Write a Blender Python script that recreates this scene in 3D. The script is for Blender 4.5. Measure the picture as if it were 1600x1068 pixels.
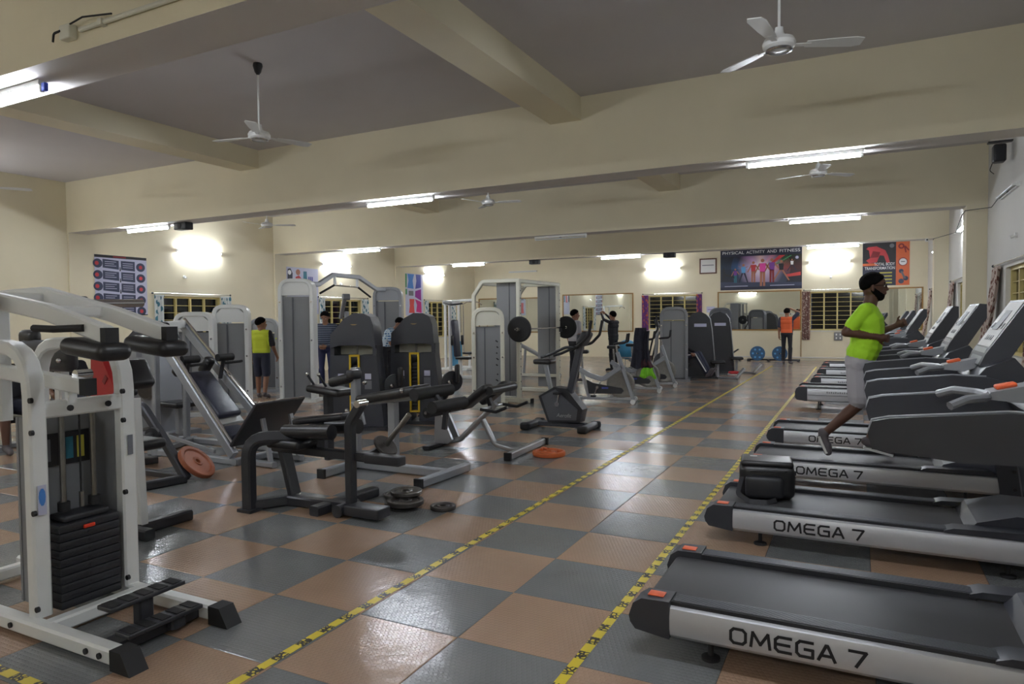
import bpy, bmesh, math, random
from math import sin, cos, pi, radians as R
from mathutils import Vector, Matrix, Quaternion
random.seed(7)
scene = bpy.context.scene
for o in list(bpy.data.objects): bpy.data.objects.remove(o)
COL = scene.collection

# ------------------------------------------------------------------ camera
cam = bpy.data.cameras.new('camera'); camo = bpy.data.objects.new('camera', cam); COL.objects.link(camo)
cam.sensor_fit = 'HORIZONTAL'; cam.sensor_width = 36.0; cam.lens = 1066.0/1600*36; cam.clip_end = 200; cam.clip_start = .05
rt = Vector((.89163511, .45264439, -.00999385)); fw = Vector((-.45270432, .8909894, -.0345931)); dn = Vector((.00675396, -.03536868, -.99935151))
m = Matrix.Identity(4)
for i in range(3): m[i][0] = rt[i]; m[i][1] = -dn[i]; m[i][2] = -fw[i]
m[2][3] = 1.56
camo.matrix_world = m
scene.camera = camo
# ------------------------------------------------------------------ world (night outside) and exposure
w = bpy.data.worlds.new('night'); scene.world = w; w.use_nodes = True
w.node_tree.nodes['Background'].inputs[0].default_value = (.010, .012, .02, 1); w.node_tree.nodes['Background'].inputs[1].default_value = 1.0
vs = scene.view_settings; vs.view_transform = 'Standard'; vs.look = 'None'; vs.gamma = 1; vs.use_curve_mapping = False
vs.exposure = 1.65
TUBE_POWER = 70.0
# room numbers (metres)
XL, XR, YB, YF, ZC = -14.85, 1.98, 25.7, -2.74, 4.5
BEAM_Y = [2.945, 8.626, 14.307, 19.988]; BEAM_W = .42; BEAM_Z = 3.447

# ------------------------------------------------------------------ materials
MAT = {}
def srgb(r, g, b):
    f = lambda c: c/12.92 if c <= .04045 else ((c+.055)/1.055)**2.4
    return (f(r/255), f(g/255), f(b/255), 1)
def mat(name, col, rough=.5, metal=0., var=.0, vscale=6., bump=0., bscale=200., emit=None, es=0., coat=0., spec=None, trans=0., alpha=1.):
    """procedural principled material: colour with optional noise variation and fine bump"""
    if name in MAT: return MAT[name]
    mt = bpy.data.materials.new(name); mt.use_nodes = True; nt = mt.node_tree; b = nt.nodes['Principled BSDF']
    c = srgb(*col)
    b.inputs['Base Color'].default_value = c; b.inputs['Roughness'].default_value = rough; b.inputs['Metallic'].default_value = metal
    if coat: b.inputs['Coat Weight'].default_value = coat; b.inputs['Coat Roughness'].default_value = .15
    if spec is not None: b.inputs['Specular IOR Level'].default_value = spec
    if trans: b.inputs['Transmission Weight'].default_value = trans
    if emit: b.inputs['Emission Color'].default_value = srgb(*emit); b.inputs['Emission Strength'].default_value = es
    if var or bump:
        tc = nt.nodes.new('ShaderNodeTexCoord')
    if var:
        n = nt.nodes.new('ShaderNodeTexNoise'); n.inputs['Scale'].default_value = vscale; n.inputs['Detail'].default_value = 6
        nt.links.new(tc.outputs['Object'], n.inputs['Vector'])
        mr = nt.nodes.new('ShaderNodeMapRange'); mr.inputs[1].default_value = .3; mr.inputs[2].default_value = .7
        mr.inputs[3].default_value = 1-var; mr.inputs[4].default_value = 1+var*.6
        nt.links.new(n.outputs['Fac'], mr.inputs[0])
        mx = nt.nodes.new('ShaderNodeVectorMath'); mx.operation = 'SCALE'; mx.inputs[0].default_value = c[:3]
        nt.links.new(mr.outputs[0], mx.inputs['Scale']); nt.links.new(mx.outputs[0], b.inputs['Base Color'])
    if bump:
        n2 = nt.nodes.new('ShaderNodeTexNoise'); n2.inputs['Scale'].default_value = bscale; n2.inputs['Detail'].default_value = 3
        nt.links.new(tc.outputs['Object'], n2.inputs['Vector'])
        bp = nt.nodes.new('ShaderNodeBump'); bp.inputs['Strength'].default_value = bump; bp.inputs['Distance'].default_value = .004
        nt.links.new(n2.outputs['Fac'], bp.inputs['Height']); nt.links.new(bp.outputs[0], b.inputs['Normal'])
    MAT[name] = mt
    return mt
def nodes_of(name, rough=.5):
    mt = bpy.data.materials.new(name); mt.use_nodes = True; nt = mt.node_tree
    b = nt.nodes['Principled BSDF']; b.inputs['Roughness'].default_value = rough
    MAT[name] = mt
    return mt, nt, b
def math_node(nt, op, a, b=None, c=None):
    n = nt.nodes.new('ShaderNodeMath'); n.operation = op
    for i, v in enumerate((a, b, c)):
        if v is None: continue
        if isinstance(v, (int, float)): n.inputs[i].default_value = v
        else: nt.links.new(v, n.inputs[i])
    return n.outputs[0]
def ramp(nt, fac, stops, interp='LINEAR'):
    n = nt.nodes.new('ShaderNodeValToRGB'); n.color_ramp.interpolation = interp
    e = n.color_ramp.elements
    while len(e) < len(stops): e.new(.5)
    for el, (p, c) in zip(e, stops): el.position = p; el.color = srgb(*c)
    nt.links.new(fac, n.inputs[0])
    return n.outputs[0]
def studded(name, col, col2):
    """rubber coin-stud mat: round studs on a square grid, worn sheen"""
    mt, nt, b = nodes_of(name, .3)
    tc = nt.nodes.new('ShaderNodeTexCoord'); geo = nt.nodes.new('ShaderNodeNewGeometry')
    sx = nt.nodes.new('ShaderNodeSeparateXYZ'); nt.links.new(geo.outputs['Position'], sx.inputs[0])
    S = .0253
    row = math_node(nt, 'FLOOR', math_node(nt, 'DIVIDE', sx.outputs[1], S))
    off = math_node(nt, 'MULTIPLY', math_node(nt, 'MODULO', row, 2.), .5)
    fx = math_node(nt, 'SUBTRACT', math_node(nt, 'FRACT', math_node(nt, 'ADD', math_node(nt, 'DIVIDE', sx.outputs[0], S), off)), .5)
    fy = math_node(nt, 'SUBTRACT', math_node(nt, 'FRACT', math_node(nt, 'DIVIDE', sx.outputs[1], S)), .5)
    d = math_node(nt, 'SQRT', math_node(nt, 'ADD', math_node(nt, 'MULTIPLY', fx, fx), math_node(nt, 'MULTIPLY', fy, fy)))
    mr = nt.nodes.new('ShaderNodeMapRange'); mr.interpolation_type = 'SMOOTHSTEP'
    nt.links.new(d, mr.inputs[0]); mr.inputs[1].default_value = .44; mr.inputs[2].default_value = .30; mr.inputs[3].default_value = 0; mr.inputs[4].default_value = 1
    n = nt.nodes.new('ShaderNodeTexNoise'); n.inputs['Scale'].default_value = .9; n.inputs['Detail'].default_value = 3
    nt.links.new(geo.outputs['Position'], n.inputs['Vector'])
    c = ramp(nt, n.outputs['Fac'], [(.25, col), (.75, col2)])
    nt.links.new(c, b.inputs['Base Color'])
    # broad undulation of the mats breaks up reflections
    n3 = nt.nodes.new('ShaderNodeTexNoise'); n3.inputs['Scale'].default_value = 9; n3.inputs['Detail'].default_value = 3
    nt.links.new(geo.outputs['Position'], n3.inputs['Vector'])
    h = math_node(nt, 'ADD', math_node(nt, 'MULTIPLY', mr.outputs[0], .0017), math_node(nt, 'MULTIPLY', n3.outputs['Fac'], .0045))
    bp = nt.nodes.new('ShaderNodeBump'); bp.inputs['Strength'].default_value = .7; bp.inputs['Distance'].default_value = 1.
    nt.links.new(h, bp.inputs['Height']); nt.links.new(bp.outputs[0], b.inputs['Normal'])
    b.inputs['Roughness'].default_value = .2; b.inputs['Specular IOR Level'].default_value = .8
    return mt
def tape_mat(name, axis):
    mt, nt, b = nodes_of(name, .4)
    geo = nt.nodes.new('ShaderNodeNewGeometry'); sx = nt.nodes.new('ShaderNodeSeparateXYZ'); nt.links.new(geo.outputs['Position'], sx.inputs[0])
    fr = math_node(nt, 'FRACT', math_node(nt, 'DIVIDE', sx.outputs[axis], .155))
    on = math_node(nt, 'GREATER_THAN', fr, .52)
    v = nt.nodes.new('ShaderNodeTexVoronoi'); v.feature = 'DISTANCE_TO_EDGE'; v.inputs['Scale'].default_value = 42
    nt.links.new(geo.outputs['Position'], v.inputs['Vector'])
    ring = math_node(nt, 'LESS_THAN', v.outputs['Distance'], .17)
    k = math_node(nt, 'MULTIPLY', on, ring)
    mx = nt.nodes.new('ShaderNodeMix'); mx.data_type = 'RGBA'; nt.links.new(k, mx.inputs[0])
    mx.inputs[6].default_value = srgb(222, 200, 56); mx.inputs[7].default_value = srgb(38, 36, 30)
    nt.links.new(mx.outputs[2], b.inputs['Base Color'])
    return mt
def leaf_cloth(name, base, spots, scale=9., thr=.42, stretch=1.):
    mt, nt, b = nodes_of(name, .85)
    tc = nt.nodes.new('ShaderNodeTexCoord'); mp = nt.nodes.new('ShaderNodeMapping'); mp.inputs['Scale'].default_value = (1, 1, stretch)
    nt.links.new(tc.outputs['Object'], mp.inputs[0])
    v = nt.nodes.new('ShaderNodeTexVoronoi'); v.inputs['Scale'].default_value = scale; nt.links.new(mp.outputs[0], v.inputs['Vector'])
    c = ramp(nt, v.outputs['Distance'], [(0, spots), (thr*.9, spots), (thr, base), (1, base)])
    nt.links.new(c, b.inputs['Base Color'])
    return mt

mat('wall_paint', (224, 215, 187), .75, var=.04, vscale=1.2, bump=.15, bscale=40)
mat('wall_white', (208, 206, 200), .75, var=.04, vscale=1.2, bump=.15, bscale=40)
mat('beam_white', (221, 217, 214), .8, var=.04, vscale=.8)
mat('ceiling_paint', (200, 196, 197), .85, var=.04, vscale=.8)
studded('mat_brown', (154, 124, 101), (174, 145, 121)); studded('mat_grey', (105, 107, 107), (125, 127, 127))
mat('floor_base', (60, 58, 56), .8)
tape_mat('tape_y', 1); tape_mat('tape_x', 0)
mat('white_metal', (226, 228, 226), .35, coat=.3)
mat('white_plastic', (225, 225, 222), .4)
mat('cream_metal', (214, 212, 196), .4)
mat('silver', (176, 178, 182), .32, metal=.75)
mat('panel_silver', (196, 197, 201), .35, metal=.35)
mat('silver_paint', (150, 153, 158), .4, metal=.35)
mat('grey_panel', (128, 129, 132), .5)
mat('grey_dark_panel', (84, 86, 92), .45)
mat('chrome', (215, 215, 218), .12, metal=1.)
mat('steel', (140, 138, 134), .3, metal=.9, var=.1, vscale=20)
mat('black_metal', (44, 45, 50), .42)
mat('black_plastic', (38, 39, 44), .45)
mat('navy_plastic', (53, 55, 62), .4)
mat('dark_plastic', (58, 60, 68), .4)
mat('black_vinyl', (30, 30, 33), .38, bump=.1, bscale=300)
mat('navy_vinyl', (44, 46, 62), .35, bump=.1, bscale=300)
mat('rubber', (26, 26, 28), .7)
mat('belt', (62, 62, 64), .5, bump=.1, bscale=400)
mat('orange', (226, 96, 48), .5)
mat('orange_plate', (196, 98, 48), .5, var=.1)
mat('red_paint', (176, 30, 36), .4)
mat('yellow_trim', (226, 190, 40), .4)
mat('iron_plate', (70, 66, 64), .5, metal=.3, var=.15, vscale=15)
mat('blue_rubber', (52, 92, 130), .5)
mat('window_yellow', (206, 188, 122), .5)
mat('wood_gold', (150, 112, 52), .45, var=.1, vscale=20)
mat('pane', (12, 13, 16), .05, spec=.5)
mat('mirror', (228, 232, 230), .015, metal=1.)
mat('brass', (150, 130, 90), .3, metal=.8)
mat('tube_lit', (255, 255, 255), .4, emit=(238, 245, 255), es=TUBE_POWER)
mat('tube_off', (205, 208, 212), .3)
mat('ink', (28, 28, 32), .5)
mat('paper', (225, 225, 222), .6)
mat('straw', (150, 104, 52), .8)
mat('blue_ball', (60, 140, 180), .4)

# ------------------------------------------------------------------ mesh builder
def fillet(pts, r, n=5):
    pts = [Vector(p) for p in pts]; out = [pts[0]]
    for i in range(1, len(pts)-1):
        a, b, c = pts[i-1], pts[i], pts[i+1]
        u = (a-b); v = (c-b); lu, lv = u.length, v.length; u.normalize(); v.normalize()
        ang = u.angle(v, 0)
        if ang > pi-.02: out.append(b); continue
        d = min(r/math.tan(ang/2), lu*.48, lv*.48)
        p, q = b+u*d, b+v*d
        for k in range(n+1):
            t = k/n; out.append((1-t)**2*p+2*t*(1-t)*b+t*t*q)
    out.append(pts[-1]); return out
class MB:
    org = Vector((0, 0, 0))
    def __init__(s): s.v = []; s.f = []; s.mi = []; s.cur = 0
    def add(s, vs, fs):
        o = len(s.v); s.v += [tuple(p) for p in vs]; s.f += [tuple(i+o for i in f) for f in fs]; s.mi += [s.cur]*len(fs); return s
    def box(s, c, d, rot=None):
        c = Vector(c); h = Vector(d)/2
        vs = [Vector((x*h.x, y*h.y, z*h.z)) for x in (-1, 1) for y in (-1, 1) for z in (-1, 1)]
        if rot is not None:
            q = rot if isinstance(rot, (Matrix, Quaternion)) else Matrix.Rotation(rot[0], 3, 'X') if False else euler(rot)
            vs = [q @ p for p in vs]
        return s.add([p+c for p in vs], [(0,1,3,2), (4,6,7,5), (0,4,5,1), (2,3,7,6), (0,2,6,4), (1,5,7,3)])
    def bb(s, lo, hi): return s.box([(a+b)/2 for a, b in zip(lo, hi)], [abs(b-a) for a, b in zip(lo, hi)])
    def rbox(s, c, d, bev=.02, rot=None, seg=3):
        bm = bmesh.new(); bmesh.ops.create_cube(bm, size=1)
        for p in bm.verts: p.co = Vector((p.co.x*d[0], p.co.y*d[1], p.co.z*d[2]))
        bmesh.ops.bevel(bm, geom=list(bm.edges), offset=min(bev, min(d)*.49), segments=seg, profile=.5, affect='EDGES')
        q = euler(rot) if rot is not None else Matrix.Identity(3); c = Vector(c)
        bm.verts.index_update()
        s.add([q @ p.co + c for p in bm.verts], [[p.index for p in f.verts] for f in bm.faces]); bm.free(); return s
    def sweep(s, pts, prof, up=(0,0,1), caps=True, closed=False):
        pts = [Vector(p) for p in pts]; n = len(pts); k = len(prof); vs = []
        up = Vector(up); pn = None
        for i in range(n):
            if closed: t = (pts[(i+1) % n]-pts[i-1])
            else: t = (pts[min(i+1, n-1)]-pts[max(i-1, 0)])
            t.normalize()
            if pn is None:
                u = up if abs(t.dot(up)) < .95 else Vector((1, 0, 0))
                if abs(t.dot(u)) > .95: u = Vector((0, 1, 0))
                nrm = (u-t*u.dot(t)).normalized()
            else:
                nrm = (pn-t*pn.dot(t))
                nrm = nrm.normalized() if nrm.length > 1e-6 else pn
            pn = nrm; bi = t.cross(nrm)
            sc = 1.
            if 0 < i < n-1:
                a = (pts[i]-pts[i-1]).angle(pts[i+1]-pts[i], 0); sc = 1/max(.5, cos(a/2))
            for (a, b) in prof: vs.append(pts[i]+bi*a*(sc if False else 1)+nrm*b)
        fs = []
        for i in range(n-1 if not closed else n):
            j = (i+1) % n
            for a in range(k): fs.append((i*k+a, i*k+(a+1) % k, j*k+(a+1) % k, j*k+a))
        if caps and not closed: fs += [tuple(range(k-1, -1, -1)), tuple((n-1)*k+a for a in range(k))]
        return s.add(vs, fs)
    def tube(s, pts, r, n=10, fil=0, closed=False):
        if fil: pts = fillet(pts, fil)
        return s.sweep(pts, [(r*cos(2*pi*a/n), r*sin(2*pi*a/n)) for a in range(n)], closed=closed)
    def bar(s, pts, w, h=None, up=(0,0,1), fil=0, c=.15):
        """rectangular tube with small chamfers; w across, h along up"""
        h = h or w
        if fil: pts = fillet(pts, fil)
        e = min(w, h)*c; a, b = w/2, h/2
        return s.sweep(pts, [(-a+e, -b), (a-e, -b), (a, -b+e), (a, b-e), (a-e, b), (-a+e, b), (-a, b-e), (-a, -b+e)], up)
    def cyl(s, p, q, r, n=16, r2=None):
        p, q = Vector(p), Vector(q); t = (q-p).normalized(); u = t.orthogonal().normalized(); b = t.cross(u); r2 = r if r2 is None else r2
        vs = [p+(u*cos(2*pi*a/n)+b*sin(2*pi*a/n))*r for a in range(n)]+[q+(u*cos(2*pi*a/n)+b*sin(2*pi*a/n))*r2 for a in range(n)]
        return s.add(vs, [(a, (a+1) % n, n+(a+1) % n, n+a) for a in range(n)]+[tuple(range(n-1, -1, -1)), tuple(range(n, 2*n))])
    def lathe(s, prof, c=(0,0,0), axis=(0,0,1), n=20):
        """prof: (radius, height) pairs"""
        t = Vector(axis).normalized(); u = t.orthogonal().normalized(); b = t.cross(u); c = Vector(c); k = len(prof); vs = []
        for a in range(n):
            d = u*cos(2*pi*a/n)+b*sin(2*pi*a/n)
            vs += [c+d*r+t*h for r, h in prof]
        fs = [(a*k+i, ((a+1) % n)*k+i, ((a+1) % n)*k+i+1, a*k+i+1) for a in range(n) for i in range(k-1)]
        return s.add(vs, fs)
    def prism(s, poly, a, b, axis='y'):
        """polygon in the plane normal to axis, extruded from a to b"""
        f = dict(x=lambda p, h: (h, p[0], p[1]), y=lambda p, h: (p[0], h, p[1]), z=lambda p, h: (p[0], p[1], h))[axis]
        n = len(poly)
        return s.add([f(p, a) for p in poly]+[f(p, b) for p in poly], [tuple(range(n)), tuple(range(2*n-1, n-1, -1))]+[(i, n+i, n+(i+1) % n, (i+1) % n) for i in range(n)])
    def ball(s, c, r, n=12, sq=(1,1,1)):
        k = n//2+1
        prof = [(max(1e-4, r*sin(pi*i/(k-1))), -r*cos(pi*i/(k-1))) for i in range(k)]
        o = len(s.v); s.lathe(prof, (0,0,0), (0,0,1), n)
        c = Vector(c)
        for i in range(o, len(s.v)): p = s.v[i]; s.v[i] = (p[0]*sq[0]+c.x, p[1]*sq[1]+c.y, p[2]*sq[2]+c.z)
        return s
    def mesh(s, name, mats, sharp=35):
        me = bpy.data.meshes.new(name); me.from_pydata([(p[0]-MB.org.x, p[1]-MB.org.y, p[2]-MB.org.z) for p in s.v], [], s.f)
        for mm in (mats if isinstance(mats, (list, tuple)) else [mats]): me.materials.append(MAT[mm] if isinstance(mm, str) else mm)
        bm = bmesh.new(); bm.from_mesh(me); bmesh.ops.recalc_face_normals(bm, faces=bm.faces); bm.to_mesh(me); bm.free()
        if any(s.mi): me.polygons.foreach_set('material_index', s.mi)
        me.polygons.foreach_set('use_smooth', [True]*len(me.polygons)); me.set_sharp_from_angle(angle=R(sharp)); me.update()
        return me
    def build(s, name, mats, parent=None, sharp=35, **kw):
        o = bpy.data.objects.new(name, s.mesh(name, mats, sharp)); COL.objects.link(o)
        if parent is not None: o.parent = parent
        for k, v in kw.items(): o[k] = v
        return o
def euler(r):
    from mathutils import Euler
    return Euler(r, 'XYZ').to_matrix()
def tag(o, label, cat, group=None):
    o['label'] = label; o['category'] = cat
    if group: o['group'] = group
    return o
def struct(o):
    o['kind'] = 'structure'; return o
def thing(name, label, cat, loc=(0,0,0), rz=0, group=None, kind=None):
    o = bpy.data.objects.new(name, None); COL.objects.link(o); o.location = loc; o.rotation_euler = (0, 0, rz); o.empty_display_size = .1
    if kind: o['kind'] = kind
    if label: tag(o, label, cat, group)
    return o
def wthing(name, label, cat, base, group=None):
    """a thing whose parts are given in room coordinates"""
    o = thing(name, label, cat, base, 0, group); MB.org = Vector(base); return o
def done(): MB.org = Vector((0, 0, 0))
def copy_tree(o, parent=None):
    c = o.copy(); COL.objects.link(c); c.parent = parent
    for ch in [x for x in bpy.data.objects if x.parent == o]: copy_tree(ch, c)
    return c
def dup(root, loc, rz=None, label=None, group=None):
    c = copy_tree(root); c.location = loc
    if rz is not None: c.rotation_euler = (0, 0, rz)
    if label: c['label'] = label
    if group: c['group'] = group
    return c
_font = {}
def text_part(txt, size, mtx, material, parent, name='lettering', depth=.0006, sx=1., shear=0., bold=0., align='LEFT'):
    cu = bpy.data.curves.new('t', 'FONT'); cu.body = txt; cu.size = size; cu.extrude = depth; cu.shear = shear; cu.offset = bold; cu.align_x = align
    ob = bpy.data.objects.new('t', cu); COL.objects.link(ob)
    dg = bpy.context.evaluated_depsgraph_get(); me = bpy.data.meshes.new_from_object(ob.evaluated_get(dg))
    bpy.data.objects.remove(ob)
    me.transform(Matrix.Diagonal((sx, 1, 1, 1))); me.transform(Matrix.Translation(-MB.org) @ mtx); me.materials.clear(); me.materials.append(MAT[material])
    o = bpy.data.objects.new(name, me); COL.objects.link(o); o.parent = parent
    return o
def basis(o, x, y):
    """matrix placing text: x = reading direction, y = up, at o"""
    x = Vector(x).normalized(); y = Vector(y).normalized(); z = x.cross(y); m = Matrix.Identity(4)
    for i in range(3): m[i][0] = x[i]; m[i][1] = y[i]; m[i][2] = z[i]; m[i][3] = o[i]
    return m
# ================================================================== ROOM SHELL
def wall(name, axis, pos, thick, a0, a1, z0, z1, holes, m):
    """wall slab with rectangular openings. axis 'x': plane x=pos (runs along y); 'y': plane y=pos"""
    mb = MB(); us = sorted({a0, a1, *[h[0] for h in holes], *[h[1] for h in holes]}); zs = sorted({z0, z1, *[h[2] for h in holes], *[h[3] for h in holes]})
    for i in range(len(us)-1):
        for j in range(len(zs)-1):
            uc, zc = (us[i]+us[i+1])/2, (zs[j]+zs[j+1])/2
            if any(h[0] < uc < h[1] and h[2] < zc < h[3] for h in holes): continue
            if axis == 'x': mb.bb((pos, us[i], zs[j]), (pos+thick, us[i+1], zs[j+1]))
            else: mb.bb((us[i], pos, zs[j]), (us[i+1], pos+thick, zs[j+1]))
    return struct(mb.build(name, m))
LW = [(10.75, 12.48, .85, 2.18), (16.28, 18.15, .85, 2.22), (22.02, 23.75, .85, 2.24)]
BW = [(-7.21, -5.33, 1.08, 2.37), (-1.52, .22, 1.04, 2.37)]
RW = [(10.5, 12.6, .95, 2.25), (16.2, 18.3, .95, 2.25), (21.9, 23.6, .95, 2.25)]
wall('wall_left', 'x', XL, -.25, YF-.25, YB+.25, -.02, ZC, LW, 'wall_paint')
wall('wall_right', 'x', XR, .25, YF-.25, YB+.25, -.02, ZC, RW, 'wall_white')
wall('wall_back', 'y', YB, .25, XL, XR, -.02, ZC, BW, 'wall_paint')
wall('wall_front', 'y', YF, -.25, XL, XR, -.02, ZC, [], 'wall_paint')
struct(MB().bb((XL-.25, YF-.25, ZC), (XR+.25, YB+.25, ZC+.2)).build('ceiling', 'ceiling_paint'))
n = 0
for y in BEAM_Y:
    n += 1; mb = MB(); mb.bb((XL, y, BEAM_Z+.001), (XR, y+BEAM_W, ZC)); mb.cur = 1; mb.bb((XL, y, BEAM_Z), (XR, y+BEAM_W, BEAM_Z+.001))
    struct(mb.build('trim_%d' % n, ['wall_paint', 'beam_white']))
edges = [YF]+[v for y in BEAM_Y for v in (y, y+BEAM_W)]+[YB]
for xs in ((-3.76, -3.32), (-9.70, -9.26)):
    for k in range(0, len(edges), 2):
        n += 1; struct(MB().bb((xs[0], edges[k], 4.19), (xs[1], edges[k+1], ZC)).build('trim_%d' % n, 'wall_paint'))
for y in BEAM_Y:
    for x0, x1, mm in ((XL, XL+.05, 'wall_paint'), (1.67, XR, 'wall_paint')):
        n += 1; struct(MB().bb((x0, y+.0, 0), (x1, y+BEAM_W-.0, BEAM_Z)).build('trim_%d' % n, mm))
# thin trim rail low on the back wall
n += 1; struct(MB().bb((-6.0, YB-.03, .08), (1.9, YB, .12)).build('baseboard_back', 'wall_white'))

# ------------------------------------------------------------------ floor: coin-stud rubber mats
TS, TX, TY = .6072, -1.7449, 2.8145
floor = struct(MB().bb((XL, YF, -.12), (XR, YB, -.012)).build('floor', 'floor_base'))
def px(p):
    d = Vector(p)-Vector((0, 0, 1.56)); z = d.dot(fw)
    return None if z < .3 else (800+1066*d.dot(rt)/z, 534+1066*d.dot(dn)/z, z)
cells = []
i0, i1 = math.floor((XL-TX)/TS), math.ceil((XR-TX)/TS); j0, j1 = math.floor((YF-TY)/TS), math.ceil((YB-TY)/TS)
for i in range(i0, i1):
    for j in range(j0, j1):
        x0, x1 = max(XL, TX+i*TS), min(XR, TX+(i+1)*TS); y0, y1 = max(YF, TY+j*TS), min(YB, TY+(j+1)*TS)
        full = (x1-x0 > TS-.001) and (y1-y0 > TS-.001)
        q = px(((x0+x1)/2, (y0+y1)/2, 0)); sc = 0
        if q and -60 < q[0] < 1660 and q[1] < 1130: sc = 1/q[2]**3
        cells.append((sc if full else 0, i, j, x0, x1, y0, y1))
cells.sort(reverse=True)
def tile_mesh(mb, x0, x1, y0, y1, g=.0012, c=.004):
    x0 += g; x1 -= g; y0 += g; y1 -= g
    mb.add([(x0, y0, -.012), (x1, y0, -.012), (x1, y1, -.012), (x0, y1, -.012), (x0, y0, -.0015), (x1, y0, -.0015), (x1, y1, -.0015), (x0, y1, -.0015),
            (x0+c, y0+c, 0), (x1-c, y0+c, 0), (x1-c, y1-c, 0), (x0+c, y1-c, 0)],
           [(8, 9, 10, 11), (4, 5, 9, 8), (5, 6, 10, 9), (6, 7, 11, 10), (7, 4, 8, 11), (0, 1, 5, 4), (1, 2, 6, 5), (2, 3, 7, 6), (3, 0, 4, 7)])
tm = {}
for par, mn in ((0, 'mat_brown'), (1, 'mat_grey')):
    mb = MB(); tile_mesh(mb, 0, TS, 0, TS); tm[par] = mb.mesh('floor_mat', mn, 4)
rest = MB()
for k, (sc, i, j, x0, x1, y0, y1) in enumerate(cells):
    if k < 300 and sc > 0:
        o = bpy.data.objects.new('floor_mat', tm[(i+j) % 2]); COL.objects.link(o); o.location = (x0, y0, 0); o.parent = floor
    else:
        rest.cur = (i+j) % 2; tile_mesh(rest, x0, x1, y0, y1)
rest.build('floor_mats', ['mat_brown', 'mat_grey'], floor, 4, kind='stuff')
for x, lab in ((-2.39, 'yellow hazard tape line crossing the open middle of the floor'), (-1.13, 'yellow hazard tape line running along the rear ends of the treadmills')):
    tag(MB().bb((x-.025, 1.2, .0005), (x+.025, 22.6, .0015)).build('floor_tape', 'tape_y'), lab, 'tape', 'hazard tape on the floor')
tag(MB().bb((-6.2, 1.62, .0005), (-2.95, 1.67, .0015)).build('floor_tape', 'tape_x'), 'short yellow hazard tape strip in front of the white calf raise machine', 'tape', 'hazard tape on the floor')

# ------------------------------------------------------------------ windows (local: x along wall, y outwards, z up)
def window(name, loc, rz, W, H, cols=4, rows=6):
    t = thing(name, None, None, loc, rz, kind='structure')
    f = .05; mb = MB()
    mb.bb((-W/2, .06, 0), (-W/2+f, .16, H)).bb((W/2-f, .06, 0), (W/2, .16, H)).bb((-W/2+f, .06, 0), (W/2-f, .16, f)).bb((-W/2+f, .06, H-f), (W/2-f, .16, H))
    mb.build('window_frame', 'window_yellow', t)
    cw = (W-2*f)/cols
    mm = MB().bb((-.022, .07, f), (.022, .15, H-f)).mesh('mullion', 'window_yellow')
    for c in range(1, cols):
        o = bpy.data.objects.new('mullion', mm); COL.objects.link(o); o.parent = t; o.location = (-W/2+f+c*cw, 0, 0)
    bm_ = MB().cyl((-W/2+f, .085, 0), (W/2-f, .085, 0), .008, 8).mesh('grille_bar', 'window_yellow')
    for r in range(1, rows+1):
        o = bpy.data.objects.new('grille_bar', bm_); COL.objects.link(o); o.parent = t; o.location = (0, 0, f+(H-2*f)*r/(rows+1))
    pm = MB().bb((-cw/2+.03, .12, f), (cw/2-.03, .128, H-f)).mesh('pane', 'pane')
    for c in range(cols):
        o = bpy.data.objects.new('pane', pm); COL.objects.link(o); o.parent = t; o.location = (-W/2+f+(c+.5)*cw, 0, 0)
    MB().bb((-W/2-.04, -.02, -.04), (W/2+.04, .2, 0)).build('window_sill', 'wall_white', t)
    return t
wi = 0
for (a, b, z0, z1) in LW: wi += 1; window('window_%d' % wi, (XL, (a+b)/2, z0), pi/2, b-a, z1-z0)
for (a, b, z0, z1) in BW: wi += 1; window('window_%d' % wi, ((a+b)/2, YB, z0), 0, b-a, z1-z0, 4, 7)
for (a, b, z0, z1) in RW: wi += 1; window('window_%d' % wi, (XR, (a+b)/2, z0), -pi/2, b-a, z1-z0)

# ------------------------------------------------------------------ curtains on rods
leaf_cloth('cloth_teal', (205, 210, 208), (70, 120, 135), 11, .40, .6); leaf_cloth('cloth_brown', (188, 172, 160), (110, 72, 62), 16, .46, .8)
leaf_cloth('cloth_purple', (110, 60, 120), (200, 110, 60), 14, .34, .5); leaf_cloth('cloth_check', (120, 88, 80), (205, 192, 180), 18, .33, .7)
def curtain(loc, rz, w, h, cl, label, folds=4, spread=1.0, lean=0., shift=0., group=None):
    """wavy cloth; hangs from z=h to 0 ; spread = bottom width factor ; lean = bottom stands off the wall ; shift = bottom slides along x"""
    mb = MB(); nx, nz = folds*8, 10; vs = []
    for side in (0, 1):
        for k in range(nz+1):
            t = k/nz
            for i in range(nx+1):
                u = i/nx-.5; ww = w*(spread*(1-t)+t)
                y = -.05-.028*cos(u*folds*2*pi)*(1.1-.4*t)-lean*(1-t)**1.5-side*.004
                vs.append((u*ww+shift*(1-t), y, h*t))
    N = (nx+1)*(nz+1); fs = []
    for k in range(nz):
        for i in range(nx):
            a = k*(nx+1)+i; fs.append((a, a+1, a+nx+2, a+nx+1)); fs.append((N+a, N+a+nx+1, N+a+nx+2, N+a+1))
    mb.add(vs, fs); t = thing('curtain', label, 'curtain', loc, rz, group)
    mb.build('cloth', cl, t, 80)
    MB().bar([(-w/2, -.05, h+.01), (w/2, -.05, h+.01)], .03, .05).build('heading_band', cl, t)
    return t
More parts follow.
